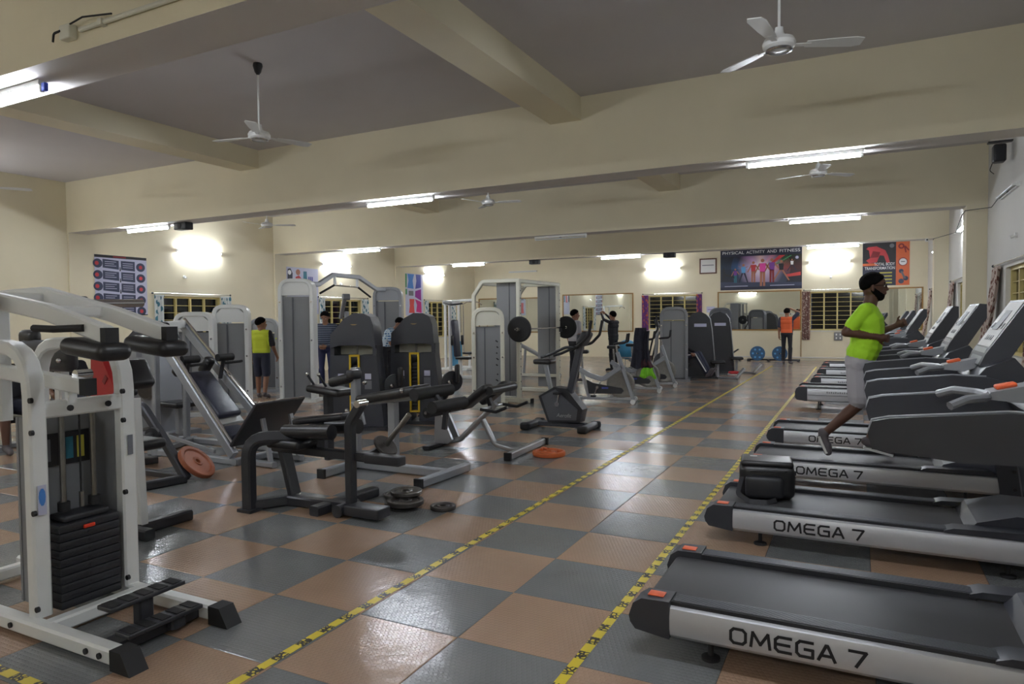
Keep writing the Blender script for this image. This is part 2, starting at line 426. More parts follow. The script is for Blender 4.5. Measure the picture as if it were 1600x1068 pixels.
def rod(loc, rz, L, label):
    t = thing('curtain_rod', label, 'curtain rod', loc, rz, 'curtain rods')
    MB().cyl((-L/2, -.05, 0), (L/2, -.05, 0), .011, 10).build('pole', 'chrome', t)
    for s in (-1, 1):
        MB().ball((s*L/2, -.05, 0), .024, 10).build('finial', 'black_metal', t); MB().bb((s*(L/2-.1)-.01, -.06, -.01), (s*(L/2-.1)+.01, 0, .01)).build('bracket', 'chrome', t)
for k, (a, b, z0, z1) in enumerate(LW):
    where = ['beside the blue chart poster', 'behind the grey cable crossover', 'behind the white pulley tower'][k]
    rod((XL, (a+b)/2, z1+.06), pi/2, b-a+.5, 'chrome curtain rod above window '+where)
    curtain((XL, a-.07, z0-.2), pi/2, .24, z1-z0+.19, 'cloth_teal', 'white curtain with teal leaves, poster side of window '+where, 3)
    curtain((XL, b+.10, z0-.2), pi/2, .32, z1-z0+.19, 'cloth_teal', 'white curtain with teal leaves, far-wall side of window '+where, 4)
for k, (a, b, z0, z1) in enumerate(BW):
    rod(((a+b)/2, YB, z1+.06), 0, b-a+.35, ['chrome curtain rod over window between the mirrors', 'chrome curtain rod over window behind the runner'][k])
curtain((-7.30, YB, 1.05), 0, .26, 1.30, 'cloth_purple', 'purple and orange curtain on window side next to wide mirror', 3)
curtain((-5.26, YB, 1.05), 0, .20, 1.30, 'cloth_purple', 'narrow purple and orange curtain beside the grey weight towers', 3)
curtain((-1.62, YB, .72), 0, .26, 1.63, 'cloth_check', 'brown and white checked curtain between mirror and window', 3)
for k, (a, b, z0, z1) in enumerate(RW):
    where = ['treadmill with lit white console', 'first two-tone treadmill', 'last treadmills of the row'][k]
    rod((XR, (a+b)/2, z1+.07), -pi/2, b-a+1.5, 'chrome curtain rod on the right wall by the '+where)
    curtain((XR, b+.45, z0-.35), -pi/2, .5, z1-z0+.36, 'cloth_brown', 'brown floral curtain gathered at far side of window by the '+where, 4, 1.25, .22, -.35)
    curtain((XR, a-.3, z0-.35), -pi/2, .42, z1-z0+.36, 'cloth_brown', 'brown floral curtain gathered at near side of window by the '+where, 4, 1.2, .12)

# ------------------------------------------------------------------ tube lights
def tube_light(loc, rz, label, lit=True, wall_mount=False, L=1.28, group=None, off=None):
    t = thing('tube_light_%s_offscreen' % off if off else 'tube_light', label, 'tube light', loc, rz, group)
    if wall_mount:   # local y outwards from room, tube stands off into the room
        MB().bb((-L/2, -.04, -.03), (L/2, 0, .03)).build('batten', 'white_plastic', t)
        c = (-.075, 0)
    else:
        MB().bb((-L/2, -.03, -.04), (L/2, .03, 0)).build('batten', 'white_plastic', t)
        c = (0, -.07)
    MB().cyl((-L/2+.03, c[0], c[1]), (L/2-.03, c[0], c[1]), .016, 12).build('tube_%s_offscreen' % off if off else 'tube', 'tube_lit' if lit else 'tube_off', t)
    for s in (-1, 1):
        MB().box((s*(L/2-.018), c[0]*.75, c[1]*.75), (.03, .03+abs(c[0])*.6, .03+abs(c[1])*.6)).build('lamp_holder', 'white_plastic', t)
    MB().box((0, c[0]*.55, c[1]*.55), (.05, .028, .028)).build('starter', 'grey_panel', t)
    return t
g1 = 'tube lights under the beams'
for (x, y, lit, lab) in [(-.6, 8.80, 1, 'lit tube light under first full beam, above the treadmills'), (-6.42, 8.80, 1, 'lit tube light under first full beam, above the floor machines'), (-12.55, 8.85, 1, 'lit tube light under first full beam, by chart poster wall'),
    (-.6, 14.5, 1, 'lit tube light under second beam above treadmill row'), (-6.1, 14.5, 0, 'unlit tube light fixed under the second beam'), (-11.85, 14.5, 1, 'lit tube light under second beam by left wall'),
    (-.63, 20.19, 1, 'lit tube light under third beam in front of fitness banner'), (-6.5, 20.19, 1, 'lit tube light under third beam before the wide mirror'), (-11.9, 20.19, 1, 'lit tube light under third beam by left corner'),
    (-6.32, 3.15, 1, 'lit tube light with blue end tag under the beam with conduit'), (-.6, 3.15, 1, 'lit tube light under the conduit beam over the first treadmill'), (-12.4, 3.15, 1, 'lit tube light under the conduit beam near the left wall')]:
    t = tube_light((x, y, BEAM_Z), 0, lab, bool(lit), False, group=g1, off={(-.6, 3.15): 'beam_right', (-12.4, 3.15): 'beam_left'}.get((x, y)))
    if 'blue' in lab: MB().box((.67, 0, -.055), (.04, .03, .06)).build('end_tag', mat('blue_tag', (40, 70, 190), .5), t)
for y, lab in ((11.83, 'lit wall tube light above the window by chart poster'), (16.9, 'lit wall tube light above the window behind cable crossover'), (22.5, 'lit wall tube light beside the coloured panel poster')):
    tube_light((XL, y, 3.30), pi/2, lab, True, True, group='wall tube lights')
for x, lab, lit in ((-6.6, 'lit wall tube light over window with purple curtains', 1), (-.9, 'lit wall tube light between fitness banner and red poster', 1), (-12.5, 'unlit tube light on far wall above the corner mirror', 0)):
    tube_light((x, YB, 3.38 if lit else 3.5), 0, lab, bool(lit), True, group='wall tube lights')
for y, lab, lit in ((12.3, 'unlit tube light on the right wall above window', 0), (17.0, 'lit tube light on right wall beyond second column', 1), (22.6, 'lit tube light on right wall beyond third column', 1)):
    tube_light((XR, y, 3.35), -pi/2, lab, bool(lit), True, group='wall tube lights')

tube_light((XL, 5.4, 3.30), pi/2, 'lit wall tube light on left wall near the conduit beam', True, True, group='wall tube lights', off='wall_left')
# end wall behind the camera: lamps like those of the far wall (the conduit beam's near face is lit from there)
for x, w_, nm in ((-12, 'by the left corner', 'end_wall_left'), (-7.5, 'left of its middle', 'end_wall_middle'), (.2, 'by the right corner', 'end_wall_right')):
    tube_light((x, YF, 3.30), pi, 'lit wall tube light on the end wall behind the calf machine, '+w_, True, True, group='wall tube lights', off=nm)
# ------------------------------------------------------------------ ceiling fans (at rest)
fan0 = thing('ceiling_fan', 'white ceiling fan', 'fan', (0, 0, 0), 0, 'ceiling fans')
MB().lathe([(0, .83), (.05, .83), (.055, .8), (.035, .73), (.012, .7), (0, .7)], n=16).build('canopy', 'black_metal', fan0)
MB().cyl((0, 0, .1), (0, 0, .75), .011, 10).build('down_rod', 'white_plastic', fan0)
MB().lathe([(0, .14), (.03, .14), (.035, .10), (.05, .07), (.11, .05), (.125, .02), (.12, -.01), (.09, -.035), (0, -.045)], n=24).build('motor_housing', 'white_plastic', fan0)
MB().lathe([(.085, -.034), (.1, -.03), (.1, -.04), (.085, -.044)], n=24).build('trim_ring', 'chrome', fan0)
def blade_mesh(a):
    mb = MB(); q = Matrix.Rotation(a, 3, 'Z') @ Matrix.Rotation(R(-8), 3, 'X')
    pts = [(.20, -.045), (.35, -.06), (.56, -.07), (.62, -.05), (.62, .05), (.56, .07), (.35, .055), (.20, .04)]
    mb.prism(pts, .0, .006, 'z'); mb.v = [tuple(q @ Vector(p)) for p in mb.v]
    b = mb
    st = MB().bb((.10, -.02, -.002), (.24, .02, .004)); st.v = [tuple(q @ Vector(p)) for p in st.v]
    return b, st
for k in range(3):
    b, st = blade_mesh(k*2*pi/3); bo = b.build('blade', 'white_plastic', fan0); st.build('blade_iron', 'white_plastic', bo)
fan_spots = [(-.57, 5.79, 'above the runner\'s side of the hall', .35), (-6.15, 5.75, 'in bay of the conduit beam, above the dark bench machines', 1.2), (-12.1, 5.8, 'in bay of the conduit beam, beside left wall', .9),
             (-6.05, 11.0, 'above the power rack bay', .2), (-.55, 11.2, 'behind the first full beam, above the treadmills', .75), (-11.7, 11.1, 'above the boy in yellow shirt', .5)]
for k, (x, y, lab, a) in enumerate(fan_spots):
    o = fan0 if k == 0 else copy_tree(fan0)
    o.location = (x, y, 3.67); o.rotation_euler = (0, 0, a); o['label'] = 'white ceiling fan '+lab

# ------------------------------------------------------------------ mirrors on the back wall
for x0, x1, z0, z1, lab in ((-14.65, -11.75, .96, 2.42, 'gold framed wall mirror in the left corner behind the rack'), (-10.73, -7.77, .99, 2.50, 'gold framed wall mirror reflecting man in grey shirt'),
                            (-4.6, -1.77, 1.04, 2.45, 'gold framed wall mirror under the fitness banner'), (.34, 1.86, 1.04, 2.45, 'gold framed wall mirror by the last treadmills')):
    t = thing('wall_mirror', lab, 'mirror', ((x0+x1)/2, YB, z0), 0, 'gold framed mirrors'); W, H = x1-x0, z1-z0; f = .045
    MB().bb((-W/2, -.03, 0), (-W/2+f, 0, H)).bb((W/2-f, -.03, 0), (W/2, 0, H)).bb((-W/2+f, -.03, 0), (W/2-f, 0, f)).bb((-W/2+f, -.03, H-f), (W/2-f, 0, H)).build('frame', 'wood_gold', t)
    MB().bb((-W/2+f, -.015, f), (W/2-f, -.005, H-f)).build('glass', 'mirror', t)

# ------------------------------------------------------------------ posters (local x right, z up, y outwards; front faces -y)
def poster(loc, rz, W, H, bg, label, name='poster'):
    t = thing(name, label, 'poster', loc, rz)
    MB().bb((0, -.006, 0), (W, -.002, H)).build('sheet', bg, t)
    return t
def flat(t, name, poly, m, lvl=1):
    return MB().prism(poly, -.006-.0015*lvl, -.006-.0015*(lvl-1)-.0002, 'y').build(name, m, t)
def disc(cx, cz, r, n=20, sx=1.): return [(cx+r*sx*cos(2*pi*a/n), cz+r*sin(2*pi*a/n)) for a in range(n)]
def pmat(n, c): return mat('print_'+n, c, .45).name and 'print_'+n
for n_, c_ in dict(navy=(28, 32, 56), slate=(52, 58, 84), lilac=(190, 192, 214), red=(190, 52, 60), dred=(130, 26, 34), black=(24, 24, 30), orange=(214, 100, 50), white=(228, 228, 230), blue=(70, 130, 205), indigo=(62, 70, 150), purple=(140, 40, 140), magenta=(190, 36, 120), coral=(205, 70, 66), green=(60, 140, 90), pink=(220, 70, 160), teal=(40, 110, 130), skin=(170, 110, 84), grey=(110, 112, 120), yellow=(190, 180, 70), sky=(90, 160, 215), violet=(120, 60, 150)).items(): pmat(n_, c_)
# banner background: rays bursting from centre
mt, nt, b = nodes_of('print_burst', .4)
tc = nt.nodes.new('ShaderNodeTexCoord'); sp = nt.nodes.new('ShaderNodeSeparateXYZ'); nt.links.new(tc.outputs['Object'], sp.inputs[0])
dx = math_node(nt, 'SUBTRACT', sp.outputs[0], 1.37); dz = math_node(nt, 'SUBTRACT', sp.outputs[2], .75)
ang = math_node(nt, 'ARCTAN2', dz, dx); rad = math_node(nt, 'SQRT', math_node(nt, 'ADD', math_node(nt, 'MULTIPLY', dx, dx), math_node(nt, 'MULTIPLY', dz, dz)))
c1 = ramp(nt, math_node(nt, 'DIVIDE', math_node(nt, 'ADD', ang, pi), 2*pi), [(0, (40, 90, 150)), (.07, (60, 80, 120)), (.25, (70, 84, 110)), (.45, (90, 100, 130)), (.5, (205, 90, 90)), (.56, (60, 110, 70)), (.6, (30, 60, 80)), (.63, (190, 50, 60)), (.67, (30, 40, 80)), (.75, (200, 150, 60)), (.82, (60, 30, 30)), (.87, (130, 50, 150)), (.92, (30, 34, 66)), (1, (50, 120, 190))][:14])
c2 = ramp(nt, rad, [(0, (255, 248, 250)), (.34, (190, 160, 190)), (.8, (0, 0, 0))])
c3 = ramp(nt, rad, [(0, (255, 255, 255)), (1.0, (150, 150, 150)), (1.4, (90, 90, 90))])
mu = nt.nodes.new('ShaderNodeMix'); mu.data_type = 'RGBA'; mu.blend_type = 'MULTIPLY'; mu.inputs[0].default_value = 1; nt.links.new(c1, mu.inputs[6]); nt.links.new(c3, mu.inputs[7])
sc = nt.nodes.new('ShaderNodeMix'); sc.data_type = 'RGBA'; sc.blend_type = 'SCREEN'; sc.inputs[0].default_value = .9; nt.links.new(mu.outputs[2], sc.inputs[6]); nt.links.new(c2, sc.inputs[7])
nt.links.new(sc.outputs[2], b.inputs['Base Color'])
BWd, BHt = 2.74, 1.48
t = poster((-4.50, YB, 2.50), 0, BWd, BHt, 'print_burst', 'wide banner reading PHYSICAL ACTIVITY AND FITNESS with colourful athletes', 'banner')
flat(t, 'title_band', [(0, 1.20), (BWd, 1.20), (BWd, BHt), (0, BHt)], 'print_navy'); flat(t, 'ground_band', [(0, 0), (BWd, 0), (BWd, .22), (0, .30)], 'print_slate')
flat(t, 'lower_band', [(0, 0), (BWd, 0), (BWd, .10), (0, .10)], 'print_navy', 2)
for s_, x_, w_ in (('PHYSICAL', .06, .76), ('ACTIVITY', .90, .62), ('AND', 1.60, .32), ('FITNESS', 2.00, .68)):
    o = text_part(s_, .15, Matrix.Identity(4), 'print_white', t, 'title', sx=1.0)
    k = w_/max(v.co.x for v in o.data.vertices); o.data.transform(basis((x_, -.0095, 1.285), (1, 0, 0), (0, 0, 1)) @ Matrix.Diagonal((k, 1, 1, 1)))
def athlete(t, x, z, h, top, legs, pose=0, skin='print_skin'):
    """small printed silhouette: head, torso, two legs, two arms"""
    s = h; L = 2
    flat(t, 'figure_head', disc(x, z+s*.92, s*.065, 10), skin, L)
    flat(t, 'figure_torso', [(x-s*.09, z+s*.5), (x+s*.09, z+s*.5), (x+s*.12, z+s*.82), (x-s*.12, z+s*.82)], top, L)
    lean = (.0, .16, .30)[pose]
    flat(t, 'figure_leg', [(x-s*.09, z+s*.52), (x, z+s*.52), (x-s*(.02+lean), z), (x-s*(.09+lean), z)], legs, L)
    flat(t, 'figure_leg', [(x, z+s*.52), (x+s*.09, z+s*.52), (x+s*(.09+lean), z+s*.0), (x+s*(.02+lean), z)], legs, L)
    up = (-.3, .1, .25)[pose]
    flat(t, 'figure_arm', [(x-s*.12, z+s*.82), (x-s*.09, z+s*.76), (x-s*.24, z+s*(.76+up)), (x-s*.28, z+s*(.79+up))], skin, L)
    flat(t, 'figure_arm', [(x+s*.12, z+s*.82), (x+s*.09, z+s*.76), (x+s*.24, z+s*(.76+up*.7)), (x+s*.28, z+s*(.79+up*.7))], skin, L)
for a in ((.52, .26, .52, 'print_violet', 'print_teal', 0), (.80, .26, .68, 'print_sky', 'print_navy', 1), (1.14, .26, .76, 'print_red', 'print_skin', 0), (1.45, .12, .98, 'print_pink', 'print_skin', 0), (1.76, .24, .86, 'print_violet', 'print_dred', 0), (2.07, .3, .72, 'print_black', 'print_skin', 2), (2.42, .62, .42, 'print_white', 'print_navy', 2)): athlete(t, *a)
flat(t, 'figure_floor_pose', [(.08, .36), (.13, .36), (.15, .52), (.5, .42), (.5, .48), (.18, .60), (.14, .8), (.09, .8)], 'print_black', 2)
flat(t, 'ray', [(1.8, .9), (2.2, 1.18), (2.0, 1.18), (1.72, .93)], 'print_red'); flat(t, 'ray', [(1.85, .82), (2.42, 1.16), (2.36, 1.16), (1.82, .85)], 'print_green'); flat(t, 'ray', [(2.2, .5), (2.7, .58), (2.7, .46), (2.3, .42)], 'print_coral')
flat(t, 'emblem', disc(2.58, 1.08, .075, 16), 'print_slate'); flat(t, 'emblem_mark', disc(2.58, 1.08, .05, 16), 'print_lilac', 2)
for x_ in (.15, 1.7): flat(t, 'caption_line', [(x_, .125), (x_+.8, .125), (x_+.8, .145), (x_, .145)], 'print_lilac', 2)
# total body transformation poster
t = poster((.11, YB, 2.52), 0, 1.36, 1.42, 'print_navy', 'orange and dark poster reading TOTAL BODY TRANSFORMATION with red athlete')
flat(t, 'orange_panel', [(.97, 0), (1.36, 0), (1.36, 1.42), (.97, 1.42)], 'print_orange'); flat(t, 'dark_picture', [(.02, .70), (.95, .70), (.95, 1.40), (.02, 1.40)], 'print_black')
flat(t, 'red_figure', [(.10, .84), (.22, .92), (.18, 1.18), (.10, 1.22), (.16, 1.28), (.40, 1.30), (.66, 1.16), (.74, .98), (.80, .74), (.70, .74), (.62, .98), (.5, 1.0), (.42, .78), (.2, .74)], 'print_red', 2)
flat(t, 'red_figure_shade', [(.22, .92), (.3, 1.15), (.52, 1.1), (.46, .94)], 'print_dred', 3); flat(t, 'emblem', disc(.85, 1.30, .07, 14), 'print_grey', 2)  # darker red is the shading printed on the figure
flat(t, 'red_strip', [(.0, .66), (.5, .66), (.35, .74), (0, .74)], 'print_orange', 2)
for s_, x_, z_, w_ in (('TOTAL BODY', .34, .66, .60), ('TRANSFORMATION', .06, .53, .88)):
    o = text_part(s_, .135, Matrix.Identity(4), 'print_white', t, 'title', bold=.001)
    k = w_/max(v.co.x for v in o.data.vertices); o.data.transform(basis((x_, -.0115, z_), (1, 0, 0), (0, 0, 1)) @ Matrix.Diagonal((k, 1, 1, 1)))
for k in range(4): flat(t, 'caption_line', [(.5, .40-k*.11), (.86, .40-k*.11), (.86, .44-k*.11), (.5, .44-k*.11)], 'print_yellow')
flat(t, 'ring_grip', disc(1.12, 1.27, .09, 16), 'print_dred', 2); flat(t, 'ring_hole', disc(1.12, 1.27, .045, 12), 'print_orange', 3)
flat(t, 'rope', [(1.19, 1.26), (1.24, 1.26), (1.27, 1.06), (1.23, 1.06)], 'print_dred', 2); flat(t, 'rope', [(1.2, 1.26), (1.24, 1.28), (1.35, 1.14), (1.32, 1.11)], 'print_dred', 2)
flat(t, 'badge_rim', disc(1.17, .76, .135, 20), 'print_dred', 2); flat(t, 'badge', disc(1.17, .76, .11, 20), 'print_white', 3); flat(t, 'badge_text', [(1.11, .75), (1.23, .75), (1.23, .78), (1.11, .78)], 'print_grey', 4)
for c in ((1.12, .46, .07), (1.12, .13, .08), (1.25, .22, .075)): flat(t, 'dumbbell_head', disc(*c, 12), 'print_slate', 2)
flat(t, 'dumbbell_grip', [(1.1, .44), (1.15, .46), (1.26, .22), (1.2, .2)], 'print_grey', 3)
# chart poster on the left wall (local x -> world +Y)
t = poster((XL, 9.18, 1.72), pi/2, 1.22, 1.33, 'print_lilac', 'blue exercise chart poster with rows of text boxes and red discs')
flat(t, 'header', [(0, 1.27), (1.22, 1.27), (1.22, 1.33), (0, 1.33)], 'print_black'); flat(t, 'header_title', [(.42, 1.285), (.72, 1.285), (.72, 1.315), (.42, 1.315)], 'print_dred', 2)
for r in range(5):
    z = 1.03-r*.252
    flat(t, 'text_box', [(.18, z+.02), (.55, z-.01), (.55, z+.19), (.18, z+.21)], 'print_slate'); flat(t, 'text_box', [(.60, z-.01), (.93, z-.03), (.93, z+.19), (.60, z+.19)], 'print_slate')
    flat(t, 'disc', disc(.07, z+.11, .10, 18, 1.05), 'print_slate'); flat(t, 'disc', disc(1.07, z+.07, .10, 18, 1.1), 'print_slate')
    flat(t, 'disc_figure', disc(.05, z+.11, .045, 10), 'print_red', 2); flat(t, 'disc_figure', disc(1.07, z+.07, .045, 10), 'print_red', 2)
    flat(t, 'runner_mark', [(.565, z-.04), (.595, z-.04), (.585, z+.05), (.57, z+.05)], 'print_black', 2)
    for q in range(3):
        flat(t, 'text_line', [(.23, z+.06+q*.045), (.49-.05*(q % 2), z+.06+q*.045), (.49-.05*(q % 2), z+.072+q*.045), (.23, z+.072+q*.045)], 'print_lilac', 2)
        flat(t, 'text_line', [(.64, z+.04+q*.045), (.88, z+.04+q*.045), (.88, z+.052+q*.045), (.64, z+.052+q*.045)], 'print_lilac', 2)
flat(t, 'footer', [(.0, 0), (1.22, 0), (1.22, .02), (0, .02)], 'print_black')
# photo poster with athletes (left wall, second bay)
t = poster((XL, 14.78, 1.75), pi/2, 1.30, 1.38, 'print_lilac', 'white poster of athletes in red top and dark lettering behind cable machine')
flat(t, 'figure', [(.02, .72), (.22, .72), (.24, 1.2), (.16, 1.34), (.05, 1.32)], 'print_navy'); flat(t, 'figure_face', disc(.12, 1.22, .07, 12), 'print_white', 2)
flat(t, 'figure', [(.30, .68), (.58, .68), (.60, 1.05), (.50, 1.15), (.36, 1.1)], 'print_red'); flat(t, 'figure_head', disc(.46, 1.24, .09, 12), 'print_skin')
flat(t, 'figure', [(.66, .70), (.84, .70), (.82, 1.28), (.68, 1.28)], 'print_teal')
for k in range(6): flat(t, 'lettering_block', [(.88+.07*(k % 3), .78+.2*(k//3)), (.93+.07*(k % 3), .78+.2*(k//3)), (.93+.07*(k % 3), .93+.2*(k//3)), (.88+.07*(k % 3), .93+.2*(k//3))], 'print_indigo')
flat(t, 'dark_shape', [(.86, .70), (1.1, .68), (1.08, .76), (.88, .77)], 'print_navy')
# coloured silhouettes poster (third bay)
t = poster((XL, 20.62, 1.70), pi/2, 1.12, 1.56, 'print_lilac', 'white poster with blue, purple and red silhouette panels')
for q, c in (([(.12, 1.02), (.52, 1.0), (.46, 1.3), (.56, 1.54), (.14, 1.54), (.2, 1.3)], 'blue'), ([(.62, 1.0), (1.0, 1.06), (1.0, 1.54), (.66, 1.54), (.7, 1.3)], 'indigo'), ([(.6, .70), (1.0, .56), (1.0, 1.0), (.62, .92)], 'purple'), ([(.2, .1), (.56, .1), (.52, .4), (.56, .62), (.24, .62), (.26, .36)], 'coral'), ([(.66, .14), (1.02, .1), (1.0, .52), (.6, .62), (.72, .4)], 'magenta'), ([(.0, 1.04), (.08, 1.04), (.1, 1.54), (0, 1.54)], 'green'), ([(.0, .78), (.1, .78), (.1, .98), (0, .98)], 'green'), ([(.2, .74), (.5, .74), (.5, .92), (.2, .92)], 'grey')): flat(t, 'panel', q, 'print_'+c)
# framed notice on the back wall
t = thing('framed_notice', 'small dark framed notice high beside the fitness banner', 'picture frame', (-5.25, YB, 3.12), 0); MB().bb((0, -.03, 0), (.62, 0, .57)).build('frame', mat('frame_brown', (96, 62, 46), .5), t); MB().bb((.05, -.034, .05), (.57, -.029, .52)).build('sheet', 'paper', t); MB().bb((.1, -.036, .3), (.52, -.033, .33)).build('print_line', 'print_grey', t)
t = thing('wall_note', 'lilac paper notice on far wall beside the purple curtain', 'notice', (-5.0, YB, 1.7), 0); MB().bb((0, -.004, 0), (.3, 0, .22)).build('sheet', 'print_lilac', t); MB().bb((.04, -.006, .1), (.26, -.0035, .12)).build('print_line', 'print_violet', t)
# electrical bits
t = thing('conduit_pipe', 'white conduit pipe with junction box on the beam face', 'conduit', (-4.93, BEAM_Y[0], 3.58), 0)
MB().cyl((.12, -.02, 0), (6.5, -.02, .02), .016, 10).build('pipe', 'cream_metal', t); MB().rbox((0, -.03, 0), (.12, .06, .10), .01).build('junction_box', 'cream_metal', t)
for k in range(5): MB().bb((.35+k*1.2, -.045, -.022), (.39+k*1.2, 0, .022)).build('clip', 'cream_metal', t)
MB().tube([(-.04, -.06, .01), (-.1, -.07, .0), (-.13, -.06, -.05)], .008, 6, .03).build('cable_end', 'rubber', t)
MB().tube([(.05, -.05, .04), (.2, -.05, .06), (.5, -.04, .025)], .006, 6).build('loose_cable', 'rubber', t)
for p, lab in (((-11.5, 8.84, 3.447), 'dark loudspeaker under first full beam by left tube light'), ((-9.4, 20.19, 3.447), 'dark loudspeaker under third beam near corner'), ((-5.0, 20.19, 3.447), 'dark loudspeaker under third beam beside lit tube')):
    t = thing('loudspeaker', lab, 'speaker', p); MB().rbox((0, 0, -.07), (.34, .18, .14), .02).build('cabinet', 'black_plastic', t); MB().cyl((0, -.09, -.07), (0, -.095, -.07), .055, 16).build('cone', 'rubber', t); MB().box((0, 0, -.005), (.1, .1, .01)).build('bracket', 'black_metal', t)
t = thing('loudspeaker', 'black bracket loudspeaker high on right wall with dangling cable', 'speaker', (XR, 12.24, 3.98)); MB().rbox((-.16, 0, -.08), (.16, .2, .26), .03).build('cabinet', 'black_plastic', t); MB().bb((-.3, -.06, .08), (0, .06, .1)).build('bracket', 'black_metal', t); MB().tube([(-.2, .05, -.1), (-.26, .1, -.3), (-.2, .12, -.35)], .006, 6, .05).build('cable', 'rubber', t)
tag(MB().tube([(1.93, 12.9, 3.36), (1.93, 13.6, 3.30), (1.65, 14.29, 3.36), (1.65, 14.75, 3.34), (1.8, 17, 3.26), (1.64, 19.8, 3.42), (1.64, 19.95, 3.40)], .007, 6).build('wall_cable', 'rubber'), 'thin grey cable sagging along the right wall columns', 'cable')
t = thing('cctv_camera', 'small white camera at end of third beam', 'camera', (1.5, 19.95, 3.40)); MB().rbox((0, -.08, 0), (.07, .16, .07), .015).build('body', 'white_plastic', t); MB().cyl((0, -.16, 0), (0, -.175, 0), .022, 12).build('lens', 'ink', t); MB().box((0, 0, .025), (.03, .08, .05)).build('bracket', 'white_plastic', t)
t = thing('switch_board', 'grey electrical switch board below far window', 'switch', (-.61, YB, .70)); MB().rbox((0, -.02, .14), (.26, .04, .28), .01).build('plate', 'grey_panel', t)
for k in range(4): MB().box((-.06+.12*(k % 2), -.045, .08+.12*(k//2)), (.04, .012, .06)).build('rocker', 'white_plastic', t)
tag(MB().cyl((-1.78, YB-.02, .12), (-1.78, YB-.02, 1.0), .012, 8).build('wall_pipe', 'wood_gold'), 'thin brown pipe down the far wall beside the mirror', 'pipe')
for (x, y, z, rz, lab) in ((XL, 11.4, 2.66, pi/2, 'small white bulb holder above first window'), (XL, 17.1, 2.72, pi/2, 'small white bulb holder above window behind crossover'), (XR, 11.82, 2.66, -pi/2, 'white plug socket on right wall above curtain'), (-.85, YB, 2.86, 0, 'small white bulb holder above far window')):
    t = thing('bulb_holder', lab, 'fitting', (x, y, z), rz); MB().cyl((0, 0, 0), (0, -.03, 0), .04, 14).build('base', 'white_plastic', t); MB().cyl((0, -.03, -.005), (0, -.08, -.03), .022, 12).build('socket', 'white_plastic', t)
# ================================================================== TREADMILLS (x along belt, y across, rear at x=0)
STROKES = dict(O=[[(.2, 0), (.8, 0), (1, .2), (1, .8), (.8, 1), (.2, 1), (0, .8), (0, .2), (.2, 0)]], M=[[(0, 0), (.1, 1), (.5, .2), (.9, 1), (1, 0)]], E=[[(1, 1), (.2, 1), (0, .8), (0, .2), (.2, 0), (1, 0)], [(0, .5), (.9, .5)]],
               G=[[(1, 1), (.2, 1), (0, .8), (0, .2), (.2, 0), (1, 0), (1, .5), (.5, .5)]], A=[[(0, 0), (.45, 1), (.55, 1), (1, 0)], [(.18, .32), (.82, .32)]])
STROKES['7'] = [[(0, 1), (1, 1), (.42, 0)]]
def omega_text(parent, x, y, z, h=.062, w=.062):
    for ch in 'OMEGA 7':
        cw = w*(1.25 if ch == 'M' else 1.)
        if ch != ' ':
            mb = MB()
            for st in STROKES[ch]:
                for p, q in zip(st, st[1:]):
                    A, B_ = Vector((x+p[0]*cw, y, z+p[1]*h)), Vector((x+q[0]*cw, y, z+q[1]*h)); d = (B_-A).normalized()*.004
                    mb.bar([A-d, B_+d], .0125, .0012, up=(0, 1, 0), c=0.01)
            mb.build('letter', 'ink', parent)
        x += cw+.022 if ch != ' ' else .03
